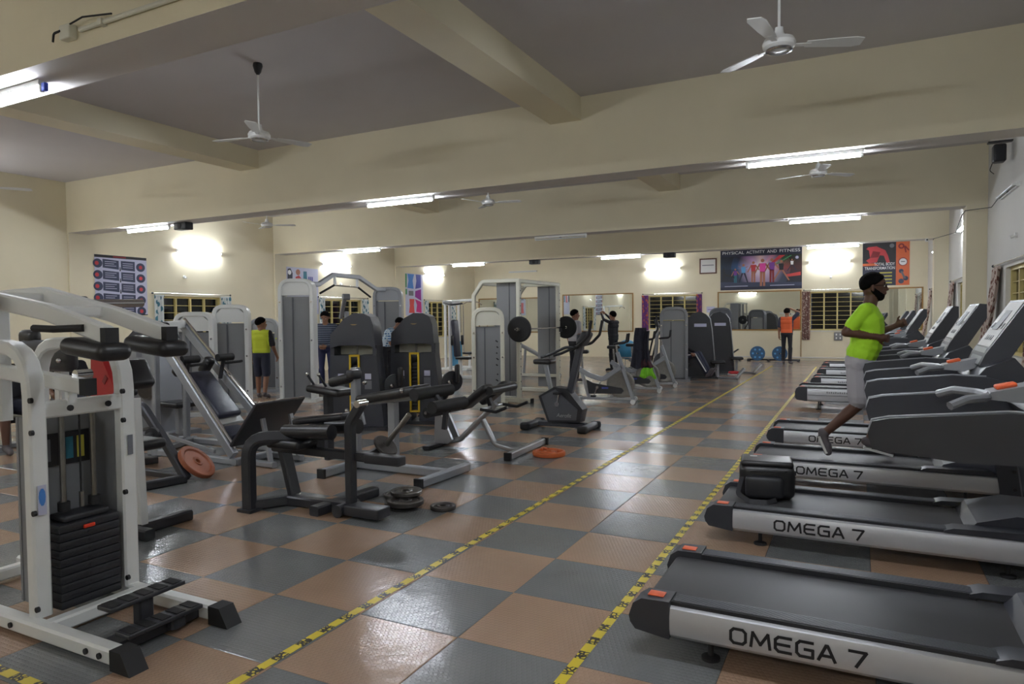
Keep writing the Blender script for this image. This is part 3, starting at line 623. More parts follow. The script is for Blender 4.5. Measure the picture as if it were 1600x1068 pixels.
def treadmill(label, model='A', group='treadmills in a row'):
    t = thing('treadmill', label, 'treadmill', (0, 0, 0), 0, group)
    W = .85; zt, zb = (.24, .09) if model == 'A' else (.36, .14)
    x_end = 1.97
    for side in (0, 1):
        y0 = 0 if side == 0 else W; sg = 1 if side == 0 else -1
        prof = [(y0+sg*.03, zb), (y0+sg*.008, zb+.02), (y0, zb+.05), (y0, zt-.05), (y0+sg*.012, zt-.012), (y0+sg*.035, zt), (y0+sg*.06, zt), (y0+sg*.06, zb)]
        sp = MB().prism(prof, .19, x_end, 'x').build('side_panel', 'panel_silver', t, 30)
        if model == 'B': MB().bb((.2, y0-sg*.002, zb+.10), (x_end, y0+sg*.004, zb+.107)).build('groove', 'dark_plastic', sp)
        if side == 0:
            if model == 'A': omega_text(sp, .46, -.0012, zb+.045)
            else: [MB().bb((.48+k*.032+(.03 if k > 9 else 0), -.0016, zb+.140), (.48+k*.032+(.03 if k > 9 else 0)+.02, -.0004, zb+.140+.03-.006*(k % 2))).build('faint_mark', 'grey_panel', sp) for k in range(11)]
        # end cap, rounded in plan and in profile
        cp = [(0.19, zb), (.03, zb+.02), (.006, zb+.05), (0, zt-.07), (.02, zt-.01), (.06, zt+.018), (.19, zt+.022)]
        ca = MB().prism(cp, y0-sg*.002, y0+sg*.135, 'y').build('end_cap', 'navy_plastic', t, 30)
        MB().rbox((.115, y0+sg*.075, zt+.022), (.075, .06, .004), .001).build('warning_sticker', 'orange', ca)
        rl = MB(); rl.bb((.19, y0+sg*.03, zt-.02), (1.45, y0+sg*.135, zt+.014)).build('side_rail', 'black_plastic', t)
        rb = MB()
        for k in range(8): rb.bb((.20, y0+sg*(.045+k*.0105)-.0028, zt+.014), (1.44, y0+sg*(.045+k*.0105)+.0028, zt+.018))
        rb.build('grip_ribs', 'grey_dark_panel', t)
        MB().prism([(1.42, zt+.012), (1.47, zt+.03), (1.9, zt+.045), (1.97, zt), (1.42, zt)], y0+sg*.02, y0+sg*.14, 'y').build('rail_cover', 'navy_plastic', t)
        up = [(1.0, 1.03), (.985, 1.09), (1.0, 1.14), (1.06, 1.155), (1.45, 1.195), (1.62, 1.19), (1.80, 1.14), (1.93, 1.02), (2.0, .80), (2.13, .06), (1.98, .06), (1.89, .74), (1.82, .94), (1.74, 1.01), (1.3, 1.0)]
        ar = MB().prism(up, y0-sg*.02, y0+sg*.05, 'y').build('handrail_arm', 'navy_plastic', t, 30)
        tr = MB(); tr.tube([(.99, y0+sg*.015, 1.10), (1.0, y0+sg*.015, 1.142), (1.06, y0+sg*.015, 1.157), (1.45, y0+sg*.015, 1.197), (1.62, y0+sg*.015, 1.192)], .006, 6); tr.build('edge_trim', 'silver_paint', ar)
        for q in (.16, .30): MB().cyl((2.075-q*.05, y0-sg*.02, q), (2.075-q*.05, y0-sg*.03, q), .014, 10).build('bolt', 'ink', ar)
        for x_ in (.36, 1.75):
            lv = MB().cyl((x_, y0+sg*.08, .012), (x_, y0+sg*.08, zb+.02), .012, 10); lv.lathe([(0, 0), (.042, 0), (.042, .012), (.02, .02), (0, .02)], (x_, y0+sg*.08, 0)); lv.build('levelling_foot', 'rubber', t)
    MB().rbox((.98, W/2, zt-.035), (1.86, W-.25, .05), .024).build('running_belt', 'belt', t)
    MB().cyl((.085, .14, zt-.036), (.085, W-.14, zt-.036), .026, 16).build('rear_roller', 'rubber', t)
    MB().bb((.2, .06, zb), (2.05, W-.06, zt-.062)).build('deck', 'black_plastic', t)
    MB().prism([(1.55, zt-.01), (1.60, zt+.05), (1.80, zt+.11), (2.15, zt+.10), (2.22, zt-.02), (2.22, .05), (1.9, .05)], .135, W-.135, 'y').build('motor_hood', 'dark_plastic', t, 30)
    # console
    c = thing('console', None, None, (1.72, W/2, 1.20)); c.parent = t; bpy.data.objects.remove(c)
    th = R(60); ux, uz = cos(th), sin(th)      # along the slope
    def P(u, v): return (1.66+u*ux-v*uz, 1.24+u*uz+v*ux)   # v towards the runner
    co = MB().prism([P(-.02, 0), P(-.02, .05), P(.05, .06), P(.44, .045), P(.46, .0), P(.36, -.06), P(.1, -.06)], W/2-.27, W/2+.27, 'y').build('console', 'navy_plastic', t, 30)
    q = [P(.10, .058), P(.42, .0485), P(.42, .051), P(.10, .061)]
    sc = MB().prism(q, W/2-.22, W/2+.22, 'y').build('display_face', 'paper' if model == 'A' else 'black_plastic', co)
    def face(u0, u1, y0, y1, m_, nm): MB().prism([P(u0, .0615), P(u1, .0575-(u1-.1)*.02), P(u1, .0595-(u1-.1)*.02), P(u0, .0635)], W/2+y0, W/2+y1, 'y').build(nm, m_, co)
    if model == 'A':
        face(.22, .36, -.09, .09, 'ink', 'screen')
        for k in range(4): face(.145, .185, -.12+k*.065, -.085+k*.065, 'ink', 'key')
        for s_ in (-1, 1): face(.23, .27, s_*.155-.03, s_*.155+.03, 'ink', 'key')
    lo = MB().prism([P(-.02, .051), P(.09, .0605), P(.09, .0625), P(-.02, .053)], W/2-.2, W/2+.2, 'y').build('console_tray', 'silver_paint', co)
    MB().prism([(1.60, 1.10), (1.56, 1.16), (1.62, 1.24), (1.76, 1.30), (1.92, 1.10), (1.86, 1.0)], .04, W-.04, 'y').build('crossbar', 'navy_plastic', t, 30)
    # forward handlebar: silver wishbone with red stop button
    h = MB().prism([(1.42, 1.205), (1.44, 1.235), (1.70, 1.30), (1.74, 1.27), (1.55, 1.195)], W/2-.075, W/2+.075, 'y').build('handle_stem', 'silver_paint', t)
    MB().tube([(1.28, W/2-.24, 1.19), (1.34, W/2-.20, 1.215), (1.42, W/2-.10, 1.215), (1.44, W/2, 1.215), (1.42, W/2+.10, 1.215), (1.34, W/2+.20, 1.215), (1.28, W/2+.24, 1.19)], .018, 8, .05).build('hand_grip', 'silver_paint', t)
    MB().rbox((1.50, W/2, 1.258), (.075, .07, .02), .008, (0, R(-14), 0)).build('stop_button', 'orange', h)
    return t
TA = treadmill('silver treadmill with bold black lettering and bare belt at the open end of the row', 'A')
TA.location = (-.95, 3.05, 0)
for y, lab in ((4.80, 'silver treadmill with black camera bag on its belt'), (6.62, 'silver treadmill that the man in lime shirt runs on'), (8.38, 'silver treadmill between the runner\'s treadmill and the gap in the row')):
    dup(TA, (-.95, y, 0), None, lab)
TB = treadmill('two-tone silver treadmill, first one past the gap in the row', 'B'); TB.location = (-.94, 12.25, 0)
for y, lab in ((14.25, 'two-tone silver treadmill standing second past the gap'), (16.55, 'two-tone silver treadmill standing third past the gap'), (18.6, 'two-tone silver treadmill standing fourth past the gap, before the far mirror')):
    dup(TB, (-.82, y, 0), None, lab)
# camera bag on the second treadmill
t = thing('camera_bag', 'black padded camera bag lying on a treadmill belt', 'bag', (-.60, 5.32, .23), R(8))
MB().rbox((0, 0, .130), (.38, .30, .24), .05, None, 4).build('bag_body', 'black_vinyl', t); MB().rbox((0, 0, .255), (.36, .27, .05), .022).build('lid', 'black_vinyl', t)
MB().rbox((-.02, -.165, .10), (.26, .07, .16), .03).build('front_pocket', 'black_plastic', t); MB().tube([(-.16, -.13, .2), (-.05, -.17, .215), (.12, -.16, .215), (.17, -.1, .22)], .005, 6).build('zip', 'rubber', t)
MB().bar([(-.17, -.14, .16), (-.2, -.2, .05), (-.12, -.26, .012), (.0, -.25, .012), (.06, -.2, .02)], .035, .008, fil=.03).build('shoulder_strap', 'black_plastic', t); MB().box((.19, 0, .19), (.02, .12, .03)).build('side_handle', 'black_plastic', t); MB().box((-.09, .04, .283), (.05, .02, .004)).build('logo_tab', 'paper', t)

# ================================================================== weight plates
def plate_mesh(r, h, m_, spokes=0):
    mb = MB().lathe([(.026, h*.1), (.026, h*.9), (.05, h), (.055, h*.8), (r*.72, h*.72), (r*.80, h*.98), (r*.97, h), (r, h*.85), (r, h*.15), (r*.97, 0), (r*.80, .02*h), (r*.72, h*.28), (.055, h*.2), (.05, 0), (.026, h*.1)], n=28)
    return mb
def plate(loc, r, h, m_, label, rot=(0, 0, 0), group=None, name='weight_plate'):
    o = plate_mesh(r, h, m_).build(name, m_); o.location = loc; o.rotation_euler = rot; tag(o, label, 'weight plate', group); return o
gp_ = 'iron plates on the floor'
plate((-3.04, 4.70, 0), .105, .032, 'iron_plate', 'small dark iron plate lying alone on the mat', (0, 0, 0), gp_)
plate((-3.42, 4.66, 0), .15, .034, 'iron_plate', 'dark iron plate at the bottom of the loose pile', (0, 0, 0), gp_)
plate((-3.62, 4.86, 0), .12, .03, 'steel', 'bright steel plate lying beside the loose pile', (0, 0, 0), gp_)
plate((-3.33, 4.58, .036), .15, .04, 'iron_plate', 'dark iron plate in the middle of the loose pile', (0, 0, 0), gp_)
plate((-3.42, 4.72, .078), .135, .034, 'steel', 'worn steel rimmed plate on top of the loose pile', (0, 0, 0), gp_)
# orange grip plate lying by the back extension bench
t = thing('weight_plate', 'orange grip plate lying flat by the back extension bench', 'weight plate', (-3.13, 7.06, 0), .4)
MB().lathe([(.03, .005), (.03, .05), (.06, .055), (.075, .035), (.13, .035), (.15, .055), (.185, .05), (.19, .03), (.185, .005), (.15, 0), (.03, .005)], n=30).build('disc', 'orange_plate', t)
for a in (0, 2.1, 4.2): MB().tube([(.11*cos(a-.4), .11*sin(a-.4), .05), (.16*cos(a), .16*sin(a), .058), (.11*cos(a+.4), .11*sin(a+.4), .05)], .016, 8, .03).build('grip', 'orange_plate', t)
mat('rust_plate', (152, 84, 52), .55, var=.12)
t = plate((-5.88, 4.58, .145), .20, .05, 'rust_plate', 'rust orange bumper plate leaning on the black plate-loaded frame'); t.rotation_euler = Vector((0, 0, 1)).rotation_difference(Vector((.66, .27, .70))).to_euler()

# ================================================================== STANDING CALF RAISE (white, foreground)
t = wthing('calf_raise_machine', 'white framed standing calf raise machine with black shoulder pads and weight stack', 'gym machine', (-3.6, 2.17, 0))
for y, nm in ((1.90, 'base_rail'), (2.42, 'base_rail')):
    MB().bar([(-2.96, y, .05), (-4.75, y, .05)], .075, .075).build(nm, 'white_metal', t)
    MB().prism([(-2.84, 0), (-2.98, 0), (-2.98, .094), (-2.90, .094)], y-.046, y+.046, 'y').build('foot_cap', 'rubber', t)
MB().bar([(-3.56, 1.90, .055), (-3.56, 2.42, .055)], .07, .07).build('cross_rail', 'white_metal', t)
MB().bar([(-4.6, 1.90, .05), (-4.6, 2.42, .05)], .07, .07).build('cross_rail', 'white_metal', t)
for y in (1.95, 2.42):
    MB().bar([(-3.68, y, .08), (-3.68, y, 1.44), (-4.5, y, 1.44), (-4.5, y, .08)], .07, .085, up=(0, 1, 0), fil=.24).build('upright_hoop', 'white_metal', t)
    for z in (.14, .62, 1.02, 1.18): MB().cyl((-3.62, y-.04, z), (-3.62, y-.055, z), .014, 10).build('bolt', 'ink', t)
for x_ in (-3.78, -3.16, -3.06): MB().cyl((x_, 1.862, .05), (x_, 1.852, .05), .014, 10).build('bolt', 'ink', t)
MB().bar([(-3.68, 1.95, 1.12), (-3.68, 2.42, 1.12)], .06, .085).build('crossbar', 'white_metal', t)
for y in (2.10, 2.30): MB().cyl((-3.64, y, 1.12), (-3.63, y, 1.12), .016, 10).build('bolt', 'ink', t)
MB().bb((-3.93, 1.99, .10), (-3.91, 2.385, 1.07)).build('shroud_back', 'grey_panel', t)
MB().prism([(-3.92, 2.37), (-3.90, 2.38), (-3.72, 2.40), (-3.72, 2.385), (-3.90, 2.365)], .10, 1.07, 'z').build('shroud_side', 'grey_panel', t)
MB().bb((-3.90, 1.99, .10), (-3.74, 2.0, 1.07)).build('shroud_side', 'grey_panel', t)
stk = MB().rbox((0, 0, .0215), (.19, .32, .043), .008, None, 2).mesh('stack_plate', 'black_plastic')
for k in range(10):
    o = bpy.data.objects.new('stack_plate', stk); COL.objects.link(o); o.parent = t; o.location = (-3.72, 2.18, .085+k*.0438)
MB().rbox((-3.72, 2.18, .54), (.14, .24, .035), .012).build('stack_top_plate', 'black_plastic', t)
for k in range(10): MB().cyl((-3.623, 2.17, .106+k*.0438), (-3.64, 2.17, .106+k*.0438), .007, 8).build('pin_hole', 'ink', t)
MB().rbox((-3.622, 2.17, .49), (.012, .06, .02), .005).build('selector_pin', mat('pin_red', (220, 60, 30), .4), t)
for y in (2.10, 2.26):
    MB().cyl((-3.72, y, .57), (-3.72, y, 1.10), .015, 10).build('guide_rod', 'steel', t); MB().cyl((-3.72, y, .575), (-3.72, y, .62), .03, 12).build('bushing', 'rubber', t)
MB().cyl((-3.70, 2.18, .58), (-3.70, 2.18, 1.12), .005, 6).build('cable', 'rubber', t); MB().cyl((-3.70, 2.18, .58), (-3.70, 2.18, .66), .012, 8).build('cable_end', 'steel', t)
pl = MB().bb((-3.905, 2.0, .78), (-3.90, 2.36, .96)).build('placard', 'print_black', t)
for k, (c_, y) in enumerate((('print_dred', 2.06), ('print_grey', 2.12), ('print_teal', 2.24), ('print_yellow', 2.30))): MB().bb((-3.899, y-.02, .81), (-3.897, y+.02, .93)).build('placard_picture', c_, pl)
st = MB().bb((-3.638, 1.93, .60), (-3.636, 1.97, .75)).build('sticker', 'print_lilac', t); MB().prism([(1.95+.016*cos(q*.63), .69+.045*sin(q*.63)) for q in range(10)], -3.636, -3.634, 'x').build('sticker_emblem', 'print_blue', st); MB().bb((-3.638, 2.405, .82), (-3.636, 2.435, .93)).build('sticker', 'print_grey', t)
# levers, pads
MB().bar([(-4.55, 2.0, 1.70), (-4.28, 2.0, 1.71), (-3.62, 2.0, 1.615), (-3.15, 2.0, 1.50)], .06, .085, fil=.05).build('lever_arm', 'white_metal', t)
MB().bar([(-4.75, 2.35, 1.72), (-4.28, 2.35, 1.73), (-3.62, 2.35, 1.60), (-3.20, 2.35, 1.495)], .06, .085, fil=.05).build('lever_arm', 'white_metal', t)
MB().bar([(-4.28, 1.97, 1.70), (-4.28, 2.38, 1.70)], .07, .07).build('lever_crossbar', 'white_metal', t); MB().bar([(-3.72, 1.98, 1.62), (-3.72, 2.37, 1.62)], .06, .06).build('lever_crossbar', 'white_metal', t)
MB().bar([(-4.4, 2.17, 1.0), (-4.4, 2.17, 1.68)], .07, .07).build('pivot_post', 'white_metal', t)
for y, x_ in ((2.0, -3.135), (2.35, -3.185)):
    MB().box((x_, y, 1.485), (.04, .066, .10)).build('end_cap', 'rubber', t)
    MB().rbox((x_-.11, y, 1.435), (.34, .17, .085), .04, (0, R(6), 0), 4).build('shoulder_pad', 'black_vinyl', t)
MB().tube([(-3.62, 1.93, 1.535), (-3.45, 1.93, 1.53), (-3.28, 1.97, 1.535)], .018, 10, .05).build('hand_grip', 'rubber', t)
MB().tube([(-3.62, 2.42, 1.55), (-3.4, 2.42, 1.55), (-3.25, 2.38, 1.54)], .018, 10, .05).build('hand_grip', 'rubber', t)
for y0, y1, x_ in ((1.96, 1.62, -4.0), (2.39, 2.80, -4.05)):
    MB().cyl((x_, y0, 1.67), (x_, y1, 1.68), .025, 16).build('loading_peg', 'chrome', t); MB().cyl((x_, y0+(y1-y0)*.06, 1.67), (x_, y0+(y1-y0)*.13, 1.67), .045, 16).build('peg_collar', 'rubber', t)
MB().bar([(-4.35, 2.10, 1.30), (-3.50, 2.10, 1.235)], .055, .08).build('link_arm', 'white_metal', t); MB().box((-3.48, 2.10, 1.235), (.05, .06, .085)).build('link_cap', 'rubber', t); MB().cyl((-3.62, 2.12, 1.29), (-3.62, 2.20, 1.29), .026, 16).build('roller', 'chrome', t); MB().bar([(-3.66, 2.12, 1.14), (-3.66, 2.12, 1.26)], .05, .03).build('stop_bracket', 'white_metal', t)
# foot plates
for x_, z in ((-3.18, .20), (-3.05, .10)):
    MB().rbox((x_, 2.16, z), (.11, .40, .022), .006).build('foot_plate', 'black_metal', t)
    for k in range(5): MB().box((x_, 2.0+k*.08, z+.0125), (.09, .05, .004)).build('tread_pad', 'rubber', t)
MB().bar([(-3.18, 2.16, .045), (-3.18, 2.16, .19)], .08, .06).build('foot_post', 'black_metal', t); MB().bar([(-3.05, 2.24, .03), (-3.05, 2.24, .09)], .08, .06).build('foot_post', 'black_metal', t)
MB().bar([(-3.12, 1.94, .04), (-3.12, 2.385, .04)], .12, .05).build('foot_beam', 'black_metal', t)
done()

# ================================================================== machine with red cover, behind the calf raise
t = wthing('leg_machine', 'gym machine with red slanted cover and black shell backrest behind calf raise machine', 'gym machine', (-5.3, 3.25, 0))
MB().prism([(-4.96, 1.32), (-4.86, 1.34), (-4.66, 1.02), (-4.70, .94), (-4.98, .95)], 3.02, 3.10, 'y').build('side_cover', 'red_paint', t)
MB().box((-4.80, 3.017, 1.15), (.035, .004, .06), (0, R(38), 0)).build('faint_mark', 'print_dred', t); MB().box((-4.68, 3.017, 1.04), (.06, .004, .08), (0, R(38), 0)).build('badge', 'print_blue', t)
MB().rbox((-5.55, 3.05, 1.31), (.62, .10, .24), .05, (0, 0, R(4)), 4).build('backrest_shell', 'black_plastic', t); MB().rbox((-5.80, 3.06, 1.45), (.20, .09, .12), .04).build('headrest', 'black_vinyl', t)
for x_, z in ((-5.27, 1.38), (-5.30, 1.28)): MB().ball((x_, 2.99, z), .02, 10).build('bolt', 'chrome', t)
MB().rbox((-4.95, 3.36, 1.16), (.10, .22, .24), .04, (0, R(-30), 0)).build('pad', 'black_vinyl', t)
MB().bar([(-5.5, 3.12, .05), (-5.5, 3.12, 1.25)], .08, .08).build('post', 'white_metal', t); MB().bar([(-5.9, 3.12, .04), (-4.5, 3.12, .04)], .08, .08).build('base_rail', 'black_metal', t); MB().bar([(-4.7, 2.95, .04), (-4.7, 3.6, .04)], .08, .08).build('base_rail', 'black_metal', t)
MB().bar([(-4.7, 3.2, .05), (-4.75, 3.2, 1.0)], .07, .07).build('post', 'white_metal', t); MB().rbox((-5.05, 3.32, .62), (.5, .36, .08), .03).build('seat', 'black_vinyl', t); MB().bar([(-5.05, 3.2, .06), (-5.05, 3.2, .6)], .07, .07).build('seat_post', 'white_metal', t)
done()
# black plate-loaded frame
t = wthing('plate_loaded_frame', 'black curved plate-loaded frame with loading peg beside orange plate', 'gym machine', (-6.1, 4.2, 0))
MB().bar([(-6.05, 3.35, .04), (-5.82, 4.42, .04)], .09, .08).build('base_rail', 'black_metal', t); MB().bar([(-5.80, 4.42, .04), (-6.16, 4.42, .44), (-6.42, 4.42, .70), (-6.78, 4.42, .76), (-7.05, 4.42, .72)], .08, .08, up=(0, 1, 0), fil=.15).build('curved_arm', 'black_metal', t)
MB().cyl((-6.18, 4.36, .47), (-5.98, 4.10, .47), .024, 14).build('loading_peg', 'rubber', t); MB().cyl((-6.16, 4.34, .47), (-6.12, 4.29, .47), .06, 16).build('peg_flange', 'black_metal', t)
MB().bar([(-7.0, 4.42, .04), (-7.0, 4.42, .72)], .08, .08).build('rear_post', 'black_metal', t); MB().bar([(-7.3, 3.9, .04), (-6.9, 4.9, .04)], .08, .07).build('base_rail', 'black_metal', t); MB().bar([(-7.0, 4.42, .05), (-5.85, 4.42, .05)], .07, .06).build('base_rail', 'black_metal', t); MB().rbox((-6.9, 4.42, .83), (.34, .34, .08), .03).build('seat', 'black_vinyl', t)
done()
# ================================================================== HACK SQUAT
t = wthing('hack_squat_machine', 'silver hack squat sled with slanted rails, navy back pad and black foot board', 'gym machine', (-6.7, 5.55, 0))
for y, a, b in ((5.20, (-7.35, 1.50), (-6.05, .10)), (5.95, (-7.80, 1.52), (-6.15, .10))):
    MB().bar([(a[0], y, a[1]), (b[0], y, b[1])], .07, .11).build('slide_rail', 'silver_paint', t); MB().cyl((a[0]+.03, y, a[1]+.075), (b[0]+.03, y, b[1]+.075), .02, 10).build('guide_rod', 'chrome', t)
    MB().bar([(a[0]+.05, y, 1.42), (a[0]+.02, y, .04)], .07, .07).build('rear_post', 'silver_paint', t); MB().bar([(a[0]-.1, y, .035), (-5.95, y, .035)], .07, .07).build('base_rail', 'silver_paint', t)
MB().bar([(-7.33, 5.2, 1.50), (-7.78, 5.95, 1.53)], .08, .10).build('top_plate', 'white_metal', t); MB().bar([(-6.0, 5.15, .04), (-6.0, 6.0, .04)], .08, .07).build('base_rail', 'silver_paint', t); MB().bar([(-7.3, 5.15, .04), (-7.7, 6.0, .04)], .08, .07).build('base_rail', 'silver_paint', t)
MB().rbox((-6.80, 5.57, .70), (.74, .34, .09), .04, (0, R(42), 0), 4).build('back_pad', 'navy_vinyl', t); MB().rbox((-6.82, 5.57, .63), (.78, .40, .03), .01, (0, R(42), 0)).build('sled_plate', 'white_metal', t)
MB().rbox((-6.40, 5.52, .28), (.32, .34, .09), .04, (0, R(12), 0), 4).build('lower_pad', 'navy_vinyl', t)
for y in (5.40, 5.76): MB().rbox((-7.14, y, 1.02), (.12, .13, .24), .045, (0, R(40), 0)).build('shoulder_pad', 'black_vinyl', t)
for y in (5.35, 5.84): MB().cyl((-6.92, y-.10, 1.12), (-6.92, y+.12, 1.12), .045, 14).build('foam_roller', 'rubber', t); MB().bar([(-7.0, y, .86), (-6.92, y, 1.14)], .04, .04).build('handle_bracket', 'black_metal', t); MB().cyl((-6.9, y, 1.05), (-6.62, y, 1.08), .016, 10).build('handle', 'rubber', t)
MB().rbox((-5.78, 5.44, .46), (.62, .70, .035), .008, (0, R(-50), 0)).build('foot_board', 'black_plastic', t); MB().bb((-5.66, 5.09, .70), (-5.5, 5.79, .72)).build('board_edge', 'chrome', t) if False else MB().cyl((-5.585, 5.09, .70), (-5.585, 5.79, .70), .01, 8).build('board_edge', 'chrome', t)
for y in (5.25, 5.65): MB().bar([(-5.55, y, .05), (-5.66, y, .52)], .05, .04).build('board_strut', 'silver_paint', t)
MB().bar([(-6.0, 5.25, .035), (-5.5, 5.25, .035)], .07, .06).build('base_rail', 'silver_paint', t); MB().bar([(-6.0, 5.65, .035), (-5.5, 5.65, .035)], .07, .06).build('base_rail', 'silver_paint', t)
MB().bar([(-7.4, 5.2, .28), (-6.35, 5.2, .12)], .03, .04).build('brace', 'silver_paint', t); MB().cyl((-7.3, 5.14, .33), (-7.3, 4.9, .33), .022, 12).build('loading_peg', 'steel', t)
MB().lathe([(.026, 0), (.2, .0), (.22, .01), (.22, .03), (.2, .045), (.026, .045)], (-7.3, 6.0, .42), (0, 1, 0), 24).build('loaded_plate', 'iron_plate', t)
done()

# ================================================================== SEATED CALF BENCH (black)
t = wthing('seated_calf_bench', 'black seated calf raise bench with thigh pads and a small loaded plate', 'gym machine', (-3.9, 4.3, 0))
MB().bar([(-4.45, 3.97, .0), (-4.45, 3.97, .60), (-4.05, 4.20, .60)], .085, .10, up=(1, 0, 0), fil=.16).build('front_hoop', 'black_metal', t); MB().box((-4.45, 3.97, .012), (.15, .13, .024)).build('foot_plate', 'black_metal', t)
MB().bar([(-4.45, 3.99, .045), (-4.30, 4.25, .045), (-3.45, 4.28, .045)], .09, .08, fil=.05).build('base_rail', 'black_metal', t); MB().bar([(-3.86, 4.08, .04), (-3.82, 4.80, .04)], .10, .08).build('cross_foot', 'black_metal', t)
MB().bar([(-4.28, 4.30, .08), (-4.40, 4.30, .50)], .11, .06).build('seat_post', 'black_metal', t) ; MB().rbox((-4.17, 4.2, .55), (.36, .30, .075), .03, None, 4).build('seat', 'black_vinyl', t)
MB().bar([(-4.45, 4.25, .485), (-3.28, 4.30, .46)], .07, .07).build('main_beam', 'black_metal', t); MB().rbox((-3.32, 4.30, .46), (.34, .10, .075), .01).build('beam_end', 'black_metal', t)
MB().bar([(-3.62, 4.25, .02), (-3.62, 4.25, .74), (-3.50, 4.25, .90)], .075, .075, up=(0, 1, 0), fil=.12).build('rear_post', 'black_metal', t); MB().cyl((-3.5, 4.19, .9), (-3.5, 4.3, .9), .03, 12).build('top_bolt', 'chrome', t)
MB().rbox((-3.44, 4.22, .06), (.34, .16, .08), .01).build('rear_foot', 'black_metal', t); MB().cyl((-3.66, 4.12, .05), (-3.66, 4.36, .05), .05, 14).build('pivot', 'black_metal', t)
MB().rbox((-3.98, 4.32, .74), (.56, .13, .055), .02, (0, R(-8), 0)).build('thigh_arm', 'black_plastic', t); MB().bar([(-4.25, 4.26, .735), (-3.70, 4.26, .81)], .012, .012).build('arm_edge', 'chrome', t)
for y in (4.15, 4.48): MB().cyl((-4.22, y, .64), (-3.72, y, .67), .062, 16).build('thigh_pad', 'black_vinyl', t)
MB().bar([(-4.02, 4.32, .48), (-4.02, 4.32, .74)], .09, .07).build('arm_post', 'black_metal', t)
MB().cyl((-3.47, 4.47, .50), (-3.20, 4.47, .80), .022, 14).build('loading_peg', 'steel', t); MB().lathe([(.022, 0), (.10, 0), (.11, .01), (.11, .02), (.10, .03), (.05, .034), (.022, .034)], (-3.45, 4.47, .52), (.27, 0, .30), 24).build('loaded_plate', 'iron_plate', t); MB().bar([(-3.5, 4.3, .47), (-3.5, 4.47, .5)], .05, .05).build('peg_bracket', 'black_metal', t)
done()

# ================================================================== LEG CURL BENCH (grey T base)
t = wthing('leg_curl_bench', 'grey T-base leg curl bench with black pads, foam rollers and chrome knobs', 'gym machine', (-4.3, 5.6, 0))
MB().bar([(-3.60, 5.18, .045), (-3.57, 5.98, .045)], .08, .085).build('rear_foot', 'silver_paint', t); MB().bar([(-4.72, 5.12, .045), (-4.72, 5.98, .045)], .08, .085).build('front_foot', 'silver_paint', t)
for x_, y in ((-3.605, 5.165), (-4.72, 5.105), (-4.72, 5.99)): MB().box((x_, y, .045), (.09, .03, .092)).build('foot_cap', 'rubber', t)
MB().bar([(-4.72, 5.62, .05), (-3.60, 5.62, .05)], .075, .085).build('base_rail', 'silver_paint', t); MB().bar([(-4.22, 5.62, .08), (-4.22, 5.62, .72)], .08, .10).build('post', 'silver_paint', t); MB().bar([(-4.70, 5.62, .08), (-4.70, 5.62, 1.06)], .085, .085).build('post', 'silver_paint', t)
MB().rbox((-4.22, 5.62, .80), (.78, .30, .10), .04, (0, R(-10), 0), 4).build('bench_pad', 'black_vinyl', t); MB().bar([(-4.6, 5.62, .70), (-3.8, 5.62, .80)], .08, .06).build('bench_beam', 'silver_paint', t)
MB().rbox((-5.12, 5.70, .80), (.46, .30, .08), .035, (0, R(6), 0), 4).build('front_pad', 'black_vinyl', t); MB().bar([(-5.15, 5.70, .04), (-5.15, 5.70, .76)], .10, .07).build('front_post', 'black_metal', t)
for x_ in (-5.30, -5.14): MB().cyl((x_, 5.66, .84), (x_-.05, 5.60, .97), .013, 8).build('grip_pin', 'black_metal', t); MB().ball((x_-.05, 5.60, .975), .02, 10).build('grip_knob', 'chrome', t)
MB().cyl((-3.78, 5.36, .84), (-3.72, 5.92, .84), .06, 16).build('foam_roller', 'rubber', t); MB().cyl((-3.60, 5.40, .72), (-3.55, 5.90, .72), .06, 16).build('foam_roller', 'rubber', t)
MB().bar([(-3.76, 5.64, .86), (-3.60, 5.64, .66), (-3.62, 5.64, .48)], .05, .05).build('roller_arm', 'black_metal', t)
for p in ((-4.50, 5.52, .92), (-4.72, 5.50, .62), (-4.0, 5.47, .86)): MB().ball(p, .026, 12).build('knob', 'chrome', t)
MB().tube([(-4.70, 5.56, .70), (-4.50, 5.46, .66), (-4.46, 5.46, .50)], .016, 8, .05).build('handle', 'silver_paint', t); MB().rbox((-4.62, 5.50, 1.0), (.10, .16, .10), .03).build('cam_block', 'black_plastic', t); MB().rbox((-4.86, 5.62, .93), (.34, .16, .10), .04, (0, R(-14), 0)).build('head_pad', 'black_vinyl', t)
done()

